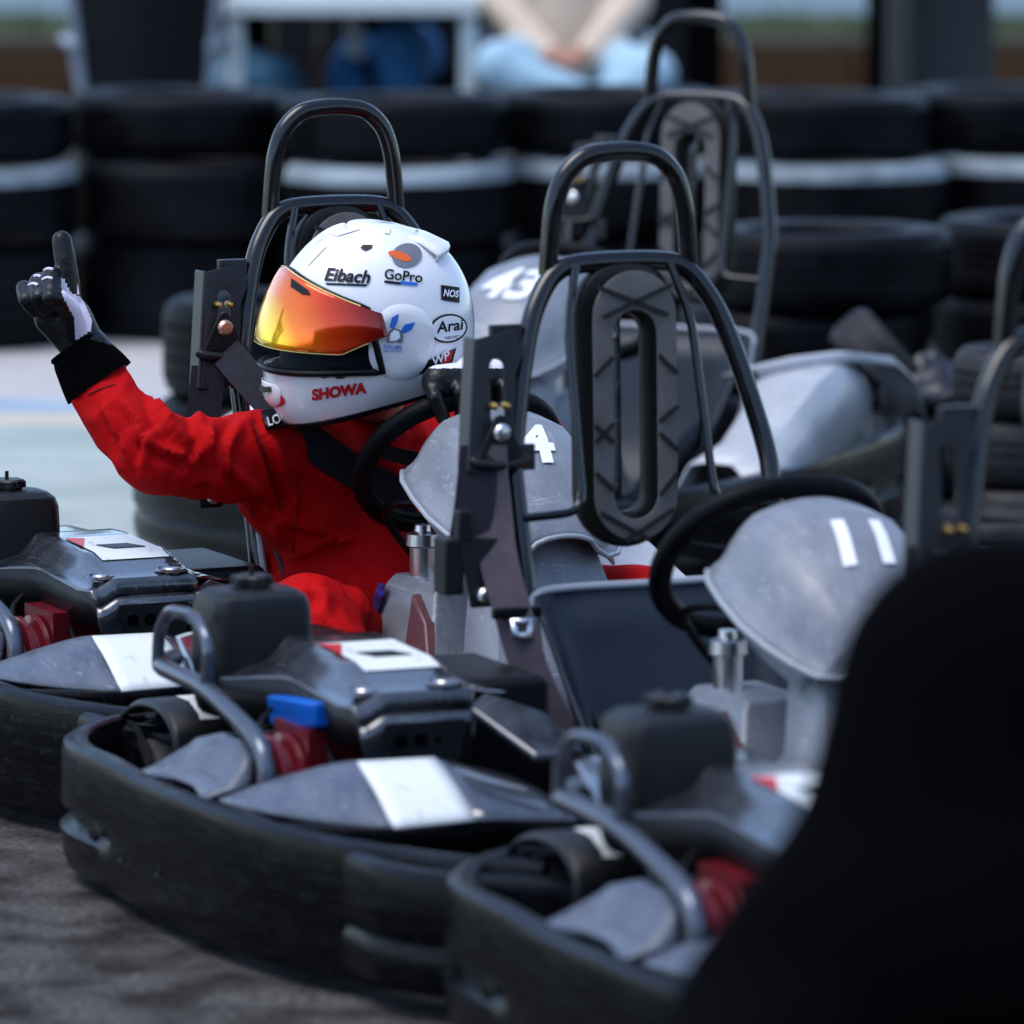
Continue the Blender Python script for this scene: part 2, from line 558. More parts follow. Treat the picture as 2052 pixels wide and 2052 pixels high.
# ------------------------------------------------------------------ tyres
TY_R, TY_W = 0.275, 0.204
def tyre_profile(rad, w, rim, grooves=4, sh=0.035):
    "closed cross-section (radius, height 0..w)"
    p = []
    def arc(cx, cz, r, a0, a1, n=5):
        for k in range(n + 1):
            a = R(a0 + (a1 - a0) * k / n)
            p.append((cx + r * math.cos(a), cz + r * math.sin(a)))
    p.append((rim, w * 0.12)); p.append((rim + 0.012, 0.008)); p.append((rim + 0.05, 0.0))
    arc(rad - sh, sh, sh, -80, -8)
    g = w - 2 * sh
    for k in range(grooves):
        zc = sh + g * (k + 0.5) / grooves
        hw = g / grooves * 0.10
        p += [(rad + .003, zc - hw * 2.4), (rad + .003, zc - hw), (rad - .008, zc - hw * .8), (rad - .008, zc + hw * .8), (rad + .003, zc + hw), (rad + .003, zc + hw * 2.4)]
    arc(rad - sh, w - sh, sh, 8, 80)
    p.append((rim + 0.05, w)); p.append((rim + 0.012, w - 0.008)); p.append((rim, w * 0.88)); p.append((rim - .004, w * .5))
    return p
ME_TYRE = MB().lathe(tyre_profile(TY_R, TY_W, 0.17), 56, closed_prof=True).mesh('tyre', 28)
ME_TYRE.materials.append(M['rubber'])
ME_TYRE_P = MB().lathe(tyre_profile(TY_R, TY_W, 0.17), 56, closed_prof=True).mesh('pale_shouldered_tyre', 28)
ME_TYRE_P.materials.append(M['rubber']); ME_TYRE_P.materials.append(M['pale_shoulder'])
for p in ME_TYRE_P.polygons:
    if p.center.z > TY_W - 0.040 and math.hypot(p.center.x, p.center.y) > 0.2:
        p.material_index = 1  # upper outer shoulder gets the pale blue colour
ORD = ['first', 'second', 'third', 'fourth', 'fifth', 'sixth', 'seventh']
def tyre(loc, label, group, pale_shouldered=False, rot=(0, 0, 0), scale=(1, 1, 1)):
    o = bpy.data.objects.new('tyre', ME_TYRE_P if pale_shouldered else ME_TYRE)
    COL.objects.link(o)
    o.location, o.rotation_euler, o.scale = loc, rot, scale
    return tag(o, label, 'tyre', group)
rn = random.Random(3)
WALL_A = R(4)          # the wall runs slightly away to the right
ROWN = ['bottom', 'middle', 'top']
for row in range(3):
    for c in range(6):
        u = (-85, 350, 780, 1212, 1640, 2062)[c] + (12, 22, 0)[row] + rn.uniform(-8, 8)
        x = (u - 1026) * 15.1 / FPX
        y = 15.12 + (x + 1.4) * math.tan(WALL_A) + (.11 if c % 2 else -.11) + (0, -0.05, 0.06)[row]
        pale_shouldered = row == 1 and c != 1
        sw = TY_W + 0.004
        tilt = (rn.uniform(-.012, .012), rn.uniform(-.012, .012), rn.uniform(0, 6))
        lab = '%s tyre in the %s row of the tyre wall, %s from the left' % ('pale-shouldered black' if pale_shouldered else 'plain black', ROWN[row], ORD[c])
        big = row == 1 and c == 1
        zs = (1.30, .98, .79)[row]
        tyre((x, y, (0.0, TY_W * 1.30 + .004, TY_W * 2.28 + .010)[row] + 0.005), lab, 'tyres of the barrier wall', pale_shouldered, tilt, (1.095, 1.095, zs) if not big else (1.11, 1.11, zs))
# stacks standing nearer
for k in range(2):
    p = at(585, 900, 11.9)
    tyre((p.x + k * .012, p.y, 0.005 + k * 0.202), '%s tyre of the pair stacked behind the driver\'s kart' % ('upper' if k else 'lower'), 'tyres stacked behind the driver', False, (0, 0, k), (1, 1, .98))
p = at(1655, 700, 12.45)
for k in range(3):
    tyre((p.x + (0.03, -.05, 0)[k], p.y + (0.02, .03, 0)[k], 0.005 + k * 0.168), '%s treaded tyre of the stack right of the rear kart\'s hoop' % ('bottom', 'middle', 'top')[k], 'tyres stacked beside the rear kart', False, (0, 0, k * 1.3), (0.98, 0.98, 0.81))
p = at(2120, 700, 12.75)
for k in range(3):
    tyre((p.x, p.y, 0.005 + k * 0.168), '%s tyre of the dark stack cut by the right picture edge' % ('bottom', 'middle', 'top')[k], 'tyres stacked at the right edge', False, (0, 0, k * 2.1), (0.98, 0.98, 0.81))

# ------------------------------------------------------------------ karts
def hx(z):
    "the hoop's plane: upright above the crossbar, raked forward below it"
    return -0.127 + max(0.0, 0.82 - z) * 0.28
CACHE = {}
def part(name, key, fn, mats, parent, **kw):
    if key not in CACHE:
        CACHE[key] = fn()
    return link(name, CACHE[key], mats, parent, **kw)

def b_hoop():
    mb = MB()
    up = [(-.127, s * y, z) for s, y, z in ((-1, .106, .800), (-1, .102, .85), (-1, .096, .895), (-1, .082, .932), (-1, .055, .957), (-1, .02, .9645))]
    mb.tube(spline(up + [(p[0], -p[1], p[2]) for p in reversed(up)], 5), 0.0130, 14)
    lo = [(.19, .05), (.19, .30), (.19, .50), (.188, .56), (.168, .65), (.148, .72), (.128, .765), (.098, .802), (.055, .8145)]
    pts = [(hx(z), -y, z) for y, z in lo]
    mb.tube(spline(pts + [(p[0], -p[1], p[2]) for p in reversed(pts)], 5), 0.0138, 14)
    return mb.mesh('roll_hoop')
def b_rod(s):
    def f():
        pts = [(hx(.81) + .01, s * .070, .812), (hx(.74) + .012, s * .092, .74), (hx(.5) + .012, s * .098, .490), (hx(.487) + .012, s * .188, .486)]
        return MB().tube(fillet(pts, .03), 0.0062, 10).mesh('brace_rod')
    return f
PZ, PH, PW = 0.623, 0.392, 0.150
def pad3(a, b, off=0.0):
    return (-.112 + 0.03 * max(0, .80 - b) + off, a, b)
def b_pad():
    return holed_plate(stadium(0.004, PZ, PW, PH, 14), [stadium(0.004, PZ - .012, .054, .27, 10)], lambda a, b: pad3(a, b), 'headrest')
def b_padface():
    return holed_plate(stadium(0.004, PZ, PW - .026, PH - .026, 14), [stadium(0.004, PZ - .012, .066, .284, 10)], lambda a, b: pad3(a, b, .027), 'pad_face')
def b_padback():
    return MB().grid(lambda s, t: pad3(-.024 + .022 * s, PZ - .13 + .25 * t, -.012), 2, 8).mesh('back_strip')
RIBS = [((-.058, .665), (-.030, .690)), ((-.058, .60), (-.030, .575)), ((-.058, .575), (-.030, .60)), ((-.058, .535), (-.030, .51)),
        ((.038, .69), (.066, .665)), ((.038, .60), (.066, .62)), ((.038, .585), (.066, .56)), ((.038, .50), (.066, .53)),
        ((-.050, .785), (.052, .745)), ((-.044, .745), (.058, .785)), ((-.050, .480), (.022, .440)), ((-.014, .440), (.058, .480))]
def b_rib(a, b):
    def f():
        p, q = Vector(pad3(*a, .0285)), Vector(pad3(*b, .0285))
        t = (q - p).normalized()
        n = Vector((1, 0, .03)).normalized()
        w = n.cross(t) * 0.0028
        mb = MB()
        return mb.prism([p - w, q - w, q + w, p + w], n * .003).mesh('rib')
    return f
def b_bracket():
    o = [(-.232, .724), (-.176, .735), (-.168, .70), (-.182, .675), (-.196, .575), (-.205, .555), (-.250, .548), (-.262, .552)]
    sl = [(a + (.645 - b) * -.1, b) for a, b in stadium(-.212, .655, .020, .085, 6)]
    return holed_plate(o, [sl], lambda a, b: (hx(b) + .026, a, b), 'belt_bracket')
def b_flange():
    mb = MB()
    rows = []
    for z, y in ((.724, -.232), (.64, -.247), (.552, -.262)):
        x = hx(z) + .026
        rows.append([(x, y, z), (x, y - .005, z), (x - .036, y - .005, z), (x - .036, y, z)])
    mb.loft(rows)
    for z in (.722, .565):
        x = hx(z) + .018
        mb.box((x - .012, -.183, z), (.012, .045, .035))
    return mb.mesh('flange')
def b_guide(zb):
    def f():
        mb = MB()
        x = hx(zb) + .032
        out = [(-.246, zb - .018), (-.226, zb + .024), (-.218, zb + .028), (-.210, zb + .024), (-.190, zb - .018), (-.186, zb - .030), (-.25, zb - .030)]
        mb.prism([(x, a, b) for a, b in out], (.006, 0, 0))
        mb.tube(spline([(x + .004, -.258, zb - .034), (x + .012, -.218, zb - .040), (x + .004, -.178, zb - .034), (x - .006, -.218, zb - .028)], 5, True), .0075, 8, True)
        return mb.mesh('belt_guide')
    return f
def b_bolt(x, y, z, r=.011):
    return lambda: MB().lathe([(0, .012), (r * .7, .011), (r, .007), (r, -.004)], 14, 'X', (x, y, z)).mesh('bolt')
def ribbon(pts, w, side, name, th=.0025):
    "flat strap: centre points and a sideways vector for each"
    mb = MB()
    rows = []
    n = len(pts)
    for i, p in enumerate(pts):
        p = Vector(p)
        s = Vector(side[i] if isinstance(side, list) else side).normalized() * (w / 2)
        t = (Vector(pts[min(i + 1, n - 1)]) - Vector(pts[max(i - 1, 0)])).normalized()
        nn = t.cross(s).normalized() * th
        rows.append([p - s, p + s, p + s + nn, p - s + nn])
    return mb.loft(rows).mesh(name, 50)
def b_belt_hang():
    pts = spline([(hx(.585) + .03, -.236, .585), (-.015, -.238, .50), (.02, -.240, .43), (.05, -.236, .375), (.075, -.222, .30), (.10, -.196, .22), (.11, -.18, .14)], 6)
    return ribbon(pts, .052, (.42, .9, 0.03), 'seat_belt')
def b_belt_up():
    pts = spline([(hx(.60) + .030, -.245, .585), (-.02, -.262, .50), (-.01, -.278, .44)], 5)
    return ribbon(pts, .052, (.35, .93, 0), 'lower_strap')
def b_latch():
    mb = MB()
    mb.box((.056, -.232, .372), (.012, .07, .014))
    return mb.mesh('belt_stop')
def b_latch_metal():
    sq = [(-.246, .366), (-.214, .366), (-.216, .338), (-.244, .338)]
    hole = [(-.238, .360), (-.222, .360), (-.223, .348), (-.237, .348)]
    return holed_plate(sq, [hole], lambda a, b: (.068 + (.37 - b) * .2, a, b), 'latch_tongue')
def b_retractor():
    mb = MB()
    mb.box((-.012, -.300, .430), (.04, .028, .075))
    mb.prism([(.0, -.292, .470), (.0, -.228, .464), (.006, -.222, .415), (.01, -.245, .375), (.01, -.280, .375)], (.006, 0, 0))
    mb.box((.0, -.285, .485), (.02, .02, .04))
    return mb.mesh('belt_retractor')
def b_seat():
    rows = [(.388, -.004, .190, .030), (.33, .012, .182, .055), (.26, .030, .172, .085), (.19, .052, .164, .12), (.13, .085, .158, .17), (.092, .14, .155, .2), (.075, .22, .155, .19), (.07, .32, .155, .14), (.075, .42, .15, .08), (.085, .47, .145, .03)]
    mb = MB()
    vs = []
    for i, (z, x, hw, wing) in enumerate(rows):
        row = []
        for j in range(21):
            t = j / 20 * 2 - 1
            e = max(0, (abs(t) - .72) / .28) ** 2
            if i < 5:
                row.append((x + wing * e, hw * t, z))
            else:
                row.append((x - .0 * e, hw * t, z + wing * .8 * e))
        vs.append(row)
    mb.loft(vs, False, False)
    return mb.mesh('seat', 60)
def b_seatrim():
    pts = [(.06, -.19, .24), (.045, -.193, .30), (.028, -.194, .36), (.020, -.193, .382), (-.004, -.150, .391), (-.006, 0, .391), (-.004, .150, .391), (.020, .193, .382), (.028, .194, .36), (.045, .193, .30), (.06, .19, .24)]
    return MB().tube(spline(pts, 4), .0055, 8).mesh('seat_rim')
WC = Vector((.332, 0, .472))
WN = Vector((-math.cos(R(42)), 0, math.sin(R(42))))
WU = Vector((math.sin(R(42)), 0, math.cos(R(42))))
def wheel_pt(a, r=.146):
    rr = r * (1 - .10 * max(0, math.sin(a)) ** 4)
    return WC + Vector((0, 1, 0)) * (rr * math.cos(a)) + WU * (rr * math.sin(a))
def b_wheel():
    return MB().tube([wheel_pt(2 * PI * k / 56) for k in range(56)], .0155, 12, True).mesh('steering_wheel')
def b_spokes():
    mb = MB()
    for a in (R(-90), R(12), R(168)):
        d = wheel_pt(a)
        c = WC - WN * .02
        s = (d - c).cross(WN).normalized() * .017
        mb.prism([c - s, c + s, d + s * .7, d - s * .7], WN * -.006)
    mb.lathe([(0, .012), (.035, .010), (.042, -.004), (.03, -.03), (.0, -.03)], 20, 'Z')
    k = len(mb.v) - 20 * 5
    q = WN.to_track_quat('Z', 'Y')
    for i in range(k, len(mb.v)):
        mb.v[i] = tuple(WC - WN * .018 + q @ Vector(mb.v[i]))
    return mb.mesh('spokes')
def b_column():
    return MB().tube([WC - WN * .03, (.50, 0, .31), (.72, 0, .14)], .012, 10).mesh('steering_column')
# front fairing: a domed cowl with a flared lip over a tapering column
FC = [(.385, .515, .074, .060), (.415, .545, .100, .085), (.46, .560, .120, .108), (.52, .552, .130, .118), (.575, .526, .130, .114), (.625, .492, .120, .100), (.66, .458, .104, .082), (.69, .424, .084, .062), (.705, .400, .060, .040)]
def cowl_pt(s, t, off=0.0):
    k = s * (len(FC) - 1)
    i = min(int(k), len(FC) - 2)
    f = k - i
    g = lambda j: FC[i][j] * (1 - f) + FC[i + 1][j] * f
    x, z, w, d = g(0), g(1), g(2), g(3)
    a = t * 2 - 1
    b = abs(a)
    y = math.copysign(w * (b * 1.18 if b < .55 else .649 + .351 * math.sin((b - .55) / .45 * PI / 2)), a)
    zz = z - d * (.16 * (b / .55) ** 2 if b < .55 else .16 + .84 * ((b - .55) / .45) ** 1.15)
    e = max(0, (abs(a) - .88) / .12)
    y += math.copysign(.016 * e, a)
    zz += .004 * e
    return Vector((x - .02 * abs(a) ** 3, y, zz + off))
def b_cowl():
    return MB().grid(cowl_pt, 24, 40).mesh('front_fairing', 16)
def b_fedge():
    pts = [cowl_pt(k / 24, 0.0) for k in range(25)] + [cowl_pt(1, k / 10) for k in range(1, 10)] + [cowl_pt(1 - k / 24, 1.0) for k in range(25)]
    return MB().tube(pts, .0038, 8).mesh('fairing_edge')
def b_shield():
    rows = []
    for x, z, w in ((.60, .445, .075), (.625, .40, .085), (.655, .33, .105), (.70, .22, .135), (.75, .12, .17)):
        rows.append([(x + .03 * (1 - (j / 10 * 2 - 1) ** 2) + (-.05 if j in (0, 10) else 0), w * (j / 10 * 2 - 1), z - .0) for j in range(11)])
    return MB().loft(rows, False, False).mesh('leg_shield', 40)
def b_eyelid():
    "second lower shell showing under the lip"
    def f(s, t):
        p = cowl_pt(.02 + s * .7, t)
        a = t * 2 - 1
        return Vector((p.x + .015, p.y * .86, p.z - .038 - .03 * (1 - abs(a))))
    return MB().grid(f, 12, 20).mesh('under_shell', 50)
def b_console():
    mb = MB()
    q = lambda z, x0, x1, y0, y1: [(x0, y0, z), (x1, y0, z), (x1, y1, z), (x0, y1, z)]
    mb.loft([q(.09, .20, .56, -.135, .05), q(.20, .245, .50, -.118, .03), q(.285, .275, .45, -.09, .02), (q(.30, .285, .44, -.08, .01))])
    return mb.mesh('console')
def b_conside():
    return MB().prism([(.40, -.104, .285), (.47, -.115, .25), (.56, -.142, .10), (.42, -.142, .10)], (0, .02, 0)).mesh('console_panel')
def b_cstrip():
    return MB().prism([(.282, -.098, .285), (.305, -.103, .285), (.262, -.142, .10), (.222, -.142, .10)], (-.006, -.004, 0)).mesh('blue_strip')
def b_can():
    return MB().lathe([(0, .375), (.012, .375), (.013, .366), (.024, .362), (.025, .345), (.019, .342), (.019, .30)], 18, 'Z', (.33, -.055, 0)).mesh('filler_neck')
def b_hose():
    return MB().tube(spline([(.29, -.03, .30), (.27, -.075, .36), (.30, -.10, .40), (.36, -.06, .405), (.40, -.02, .35)], 6), .006, 8).mesh('hose')
def b_tank():
    mb = MB()
    x0, x1, y0, y1 = -.135, -.015, -.628, -.484
    def ring(z, g):
        pts = []
        rr = .022 + 0 * g
        for cx, cy, a0 in ((x1 - g - rr, y1 - g - rr, 0), (x0 + g + rr, y1 - g - rr, 90), (x0 + g + rr, y0 + g + rr, 180), (x1 - g - rr, y0 + g + rr, 270)):
            for k in range(5):
                a = R(a0 + 22.5 * k)
                pts.append((cx + rr * math.cos(a), cy + rr * math.sin(a), z))
        return pts
    mb.loft([ring(.28, .004), ring(.33, .002), ring(.385, .004), ring(.398, .008), ring(.405, .016), ring(.408, .03)])
    return mb.mesh('fuel_tank', 30)
def b_cap():
    mb = MB()
    pr = []
    for z, f in ((.406, .8), (.412, .8), (.412, 1.0), (.421, 1.0), (.424, .86)):
        pr.append([(-.075 + (.026 + .003 * math.cos(6 * a)) * f * math.cos(a), -.556 + (.026 + .003 * math.cos(6 * a)) * f * math.sin(a), z) for a in [2 * PI * k / 36 for k in range(36)]])
    mb.loft(pr)
    mb.tube([(-.075, -.556, .42), (-.075, -.556, .436)], .003, 6)
    return mb.mesh('tank_cap')
CX = [-.30, -.20, -.10, .0, .10, .18, .25, .31, .325]
def cover_z(x, y):
    z = .318 - .04 * max(0, x - .05) + (-.02 if x > .315 else 0)
    # outer shoulder falls away, the middle carries a raised ridge
    out = min(1, max(0, (-.548 - y) / .09))
    z -= .030 * out ** 1.6
    r = max(0, min(1, (y + .556) / .022)) * max(0, min(1, (-.388 - y) / .022)) * max(0, min(1, (x + .06) / .05))
    z += .032 * r * (1 - .6 * max(0, min(1, (x - .2) / .1)))
    inn = min(1, max(0, (y + .375) / .08))
    z -= .02 * inn
    return z
def cover_edge(x):
    yo = np.interp(x, [-.30, -.1, .0, .10, .28, .325], [-.58, -.635, -.615, -.572, -.578, -.565])
    yi = np.interp(x, [-.30, -.05, .10, .22, .27, .325], [-.34, -.285, -.285, -.31, -.385, -.41])
    return yo, yi
def cover_pt(s, t, off=0.0):
    x = -.30 + .625 * s
    yo, yi = cover_edge(x)
    y = yo + (yi - yo) * t
    return Vector((x, y, cover_z(x, y) + off))
def b_cover():
    return MB().grid(cover_pt, 40, 40).mesh('engine_cover', 40)
def b_skirt():
    "front wall of the cover with its sloping cut"
    mb = MB()
    n = 22
    rows = [[], [], []]
    for k in range(n + 1):
        t = k / n
        p = cover_pt(1.0, t)
        low = .205 + .02 * t
        rows[0].append((p.x, p.y, p.z - .004)); rows[1].append((p.x + .006, p.y, p.z - .02)); rows[2].append((p.x - .004, p.y + .015 * (1 - t), low))
    mb.loft(rows, False, False)
    return mb.mesh('cover_front', 40)
def b_skirt_out():
    mb = MB()
    rows = [[], []]
    for k in range(20):
        s = .30 + .70 * k / 19
        p = cover_pt(s, 0.0)
        rows[0].append((p.x, p.y, p.z - .002)); rows[1].append((p.x, p.y + .012, p.z - .045 - .02 * math.sin(k / 19 * PI)))
    mb.loft(rows, False, False)
    return mb.mesh('cover_skirt', 40)
def b_recess():
    mb = MB()
    o = [(-.535, .285), (-.43, .285), (-.425, .275), (-.44, .215), (-.495, .215), (-.54, .272)]
    mb.prism([(.3375, a, b) for a, b in o], (-.004, 0, 0))
    return mb.mesh('recess_panel')
def b_hole(i):
    y, z, r = ((-.515, .262, .009), (-.488, .262, .009), (-.465, .262, .004))[i]
    return lambda: MB().lathe([(0, .3392), (r, .3392), (r, .337)], 14, 'X', (0, y, z)).mesh('hole')
def b_redcorner():
    pts = [(.08, -.523), (.16, -.523), (.09, -.495)]
    return MB().add([(x, y, cover_z(x, y) + .0026) for x, y in pts], [(0, 1, 2)]).mesh('red_corner')
def b_sticker():
    mb = MB()
    def f(s, t):
        x, y = .075 + .16 * s, -.522 + .105 * t
        return Vector((x, y, cover_z(x, y) + .0015))
    mb.grid(f, 10, 10)
    return mb.mesh('white_panel', 50)
def b_slot():
    mb = MB()
    x, y = .17, -.47
    pts = [(x - .018, y - .03), (x - .018, y + .018), (x + .016, y + .034), (x + .016, y - .016)]
    mb.prism([(a, b, cover_z(a, b) + .002) for a, b in pts], (0, 0, .0012))
    return mb.mesh('slot')
def b_screw(x, y):
    return lambda: MB().lathe([(0, cover_z(x, y) + .005), (.011, cover_z(x, y) + .005), (.014, cover_z(x, y) + .002), (.014, cover_z(x, y) - .004)], 16, 'Z', (x, y, 0)).mesh('screw')
def b_well(x, y):
    return lambda: MB().lathe([(.014, cover_z(x, y) - .002), (.0145, cover_z(x, y) + .001), (.02, cover_z(x, y) + .0045), (.026, cover_z(x, y) + .001)], 20, 'Z', (x, y, 0)).mesh('screw_well')
def b_inner_box():
    mb = MB()
    q = lambda z, g: [(-.02 + g, -.385 + g, z), (.22 - g, -.385 + g, z), (.22 - g, -.255 - g, z), (-.02 + g, -.255 - g, z)]
    mb.loft([q(.15, 0), q(.300, 0), q(.312, .006)])
    return mb.mesh('air_box')
def b_strut():
    mb = MB()
    mb.prism([(.27, -.37, .306), (.32, -.415, .300), (.43, -.37, .250), (.42, -.30, .250), (.33, -.31, .285)], (0, 0, -.012))
    return mb.mesh('cover_strut')
def b_engine():
    mb = MB()
    prof = [(0, -.655), (.05, -.655), (.066, -.648), (.07, -.635)]
    for k in range(6):
        y = -.63 + k * .024
        prof += [(.058, y), (.072, y + .004), (.072, y + .012), (.058, y + .016)]
    prof += [(.065, -.475), (0, -.475)]
    mb.lathe(prof, 28, 'Y', (.15, 0, .178))
    mb.box((.15, -.53, .235), (.12, .12, .05))
    return mb.mesh('engine', 30)
def b_starter():
    mb = MB()
    mb.lathe([(0, -.676), (.03, -.676), (.052, -.668), (.058, -.655)], 28, 'Y', (.15, 0, .178))
    return mb.mesh('starter_housing', 30)
def b_slots():
    mb = MB()
    for k in range(10):
        a = 2 * PI * k / 10
        c = Vector((.15 + .036 * math.cos(a), -.675, .178 + .036 * math.sin(a)))
        mb.box(c, (.006, .004, .028), Matrix.Rotation(-a + PI / 2, 3, 'Y'))
    return mb.mesh('starter_slots')
def b_blue():
    mb = MB()
    mb.prism([(-.05, -.585, .276), (.225, -.59, .300), (.225, -.585, .266), (.10, -.58, .244), (.0, -.58, .240)], (0, .03, 0))
    return mb.mesh('blue_filter')
LIDP = dict(tip=(.27, -.735, .193), low=(.46, -.73, .196), pk=(.405, -.625, .258), tl=(.452, -.622, .262), bl=(.615, -.640, .208), tr=(.462, -.522, .262), br=(.605, -.528, .208), il=(.42, -.40, .225), ib=(.62, -.40, .2))
def b_lid():
    def f(s, t):
        a = Vector(LIDP['tip']).lerp(Vector((.24, -.665, .205)), t)
        m = Vector(LIDP['low']).lerp(Vector(LIDP['pk']), t)
        e = Vector(LIDP['bl']).lerp(Vector(LIDP['tl']), t)
        q = (a * (1 - s) ** 2 + m * 2 * s * (1 - s) + e * s * s)
        q.z += .010 * math.sin(PI * t) * math.sin(PI * s)
        return q
    return MB().grid(f, 12, 8).mesh('side_pod', 50)
def b_lid_white():
    def f(s, t):
        a = Vector(LIDP['tl']).lerp(Vector(LIDP['tr']), t)
        b = Vector(LIDP['bl']).lerp(Vector(LIDP['br']), t)
        q = a.lerp(b, s)
        q.z += .006 * math.sin(PI * s)
        return q
    return MB().grid(f, 8, 6).mesh('white_pod_panel', 50)
def b_lid_dark():
    def f(s, t):
        a = Vector(LIDP['tr']).lerp(Vector(LIDP['il']), t)
        b = Vector(LIDP['br']).lerp(Vector(LIDP['ib']), t)
        q = a.lerp(b, s)
        q.z += .006 * math.sin(PI * s)
        return q
    return MB().grid(f, 8, 6).mesh('grey_pod_panel', 50)
def b_lid_skirt():
    mb = MB()
    top = [LIDP['tip'], (.46, -.732, .194), LIDP['bl'], LIDP['br'], LIDP['ib']]
    mb.loft([[Vector(p) + Vector((0, 0, -.003)) for p in top], [Vector(p) + Vector((-.03, .03, -.06)) for p in top]], False, False)
    return mb.mesh('pod_skirt', 30)
def b_scoop():
    mb = MB()
    rows = []
    for x, y, z, h in ((.02, -.725, .194, .004), (.06, -.705, .200, .036), (.11, -.690, .204, .046), (.17, -.688, .204, .044), (.215, -.695, .200, .034), (.24, -.71, .195, .006)):
        rows.append([(x, y - .045, z - .008), (x, y - .012, z), (x + .002, y + .010, z + h * .8), (x + .004, y + .018, z + h), (x + .004, y + .028, z + h)])
    mb.loft(rows, False, False)
    return mb.mesh('pod_scoop', 40)
def groove(x):
    return 1.0 if x < -.12 else 0.35 if x > .62 else max(0.0, 1 - (x + .12) / .15)
def bumper(path, name, z0=.022, z1=.194, step=True, th=.036):
    pts = spline([(p[0], p[1], 0) for p in path], 7)
    rows = []
    n = len(pts)
    for i, p in enumerate(pts):
        t = (pts[min(i + 1, n - 1)] - pts[max(i - 1, 0)]).normalized()
        out = Vector((t.y, -t.x, 0))
        H = z1 - z0
        e = min(1, i / 2, (n - 1 - i) / 2) if n > 4 else 1
        w = .003 * noise.noise(p * 3.0) + .0008 * noise.noise(p * 14)
        gv = groove(p.x)
        prof = [(-th, z1 - .018), (-th * .85, z1 - .004), (-th * .6, z1), (-.008, z1 - .001), (.001, z1 - .007), (.004, z1 - .018), (.004 + w, z0 + H * .66), (.005 + w, z0 + H * .50), (.004 - .011 * gv + w, z0 + H * .45), (.003 - .013 * gv + w, z0 + H * .38), (.003 + w * .6 + .004 * gv, z0 + H * .31), (.003, z0 + H * .10), (-.003, z0), (-th - .01, z0), (-th, z0 + .03)]
        dz = .004 * noise.noise(p * 5 + Vector((0, 0, 3)))
        rows.append([p + out * o + Vector((0, 0, z + dz)) for o, z in prof])
    return MB().loft(rows).mesh(name, 38)
RSIDE = [(-.485, -.40), (-.465, -.54), (-.40, -.655), (-.31, -.733), (-.20, -.766), (-.03, -.772), (.20, -.774), (.42, -.755), (.61, -.697), (.76, -.615), (.83, -.54)]
LSIDE = [(.90, .32), (.80, .42), (.66, .462), (.42, .462), (.15, .425), (-.08, .39), (-.28, .35), (-.42, .29), (-.52, .19), (-.56, .06)]
REAR = [(-.44, .31), (-.52, .22), (-.555, .0), (-.555, -.22), (-.53, -.40), (-.47, -.52)]
FRONT = [(.625, -.706), (.72, -.700), (.82, -.640), (.91, -.50), (.975, -.28), (1.0, -.04), (.99, .16), (.95, .32), (.87, .44)]
def b_bumper_bolts(i):
    x, z = ((-.18, .165), (-.10, .158), (-.10, .085), (.02, .080), (.06, .150), (.16, .150), (.16, .085))[i]
    def f():
        xs = [p[0] for p in RSIDE]; ys = [p[1] for p in RSIDE]
        y = float(np.interp(x, xs, ys)) - .003
        return MB().lathe([(0, -.001), (.0035, -.001), (.005, -.002), (.0075, -.0025), (.009, .003)], 14, 'Y', (x, y + .0008, z)).mesh('bumper_bolt')
    return f
def b_bslot():
    pts = []
    for k in range(18):
        a = 2 * PI * k / 18
        x, z = -.275 + .020 * math.cos(a), .128 + .013 * math.sin(a)
        y = float(np.interp(x, [-.31, -.20], [-.733, -.766]))
        pts.append((x - .005, y - .010, z))
    return MB().prism(pts, (.003, .008, 0)).mesh('bumper_slot')
def b_guard():
    y = -.668
    mb = MB()
    mb.tube(fillet([(-.20, y + .05, .300), (-.136, y, .303), (.051, y, .298), (.202, y, .267), (.262, y, .245), (.270, y, .10)], .05), .0125, 12)
    mb.tube(fillet([(-.130, y, .303), (-.125, y, .350), (-.085, y, .382), (.010, y, .388), (.062, y, .355), (.051, y, .300)], .03), .0085, 10)
    return mb.mesh('guard_tube')
def b_fender():
    rows = []
    pth = [(-.404, .200), (-.36, .218), (-.31, .228), (-.25, .228), (-.205, .210), (-.188, .18), (-.186, .10)]
    for p in spline([(a, 0, b) for a, b in pth], 4):
        rows.append([(p.x, -.625, p.z - .008), (p.x, -.615, p.z), (p.x, -.535, p.z), (p.x, -.525, p.z - .008)])
    return MB().loft(rows, False, False).mesh('wheel_guard', 50)
def b_fpatch():  # white strip standing in for the highlight on the wheel guard
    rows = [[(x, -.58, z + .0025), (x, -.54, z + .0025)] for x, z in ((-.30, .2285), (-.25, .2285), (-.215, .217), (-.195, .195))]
    return MB().loft(rows, False, False).mesh('highlight_patch')
def wheel_mesh(w, r):
    return lambda: MB().lathe(tyre_profile(r, w, r * .52, 3, .028), 36, 'Y', (0, -w / 2, 0), True).mesh('kart_tyre', 30)
def rim_mesh(w, r):
    return lambda: MB().lathe([(0, -w * .3), (r * .2, -w * .32), (r * .25, -w * .15), (r * .45, -w * .2), (r * .53, -w * .42), (r * .53, w * .42), (r * .4, w * .1), (0, w * .1)], 28, 'Y').mesh('wheel_rim', 30)
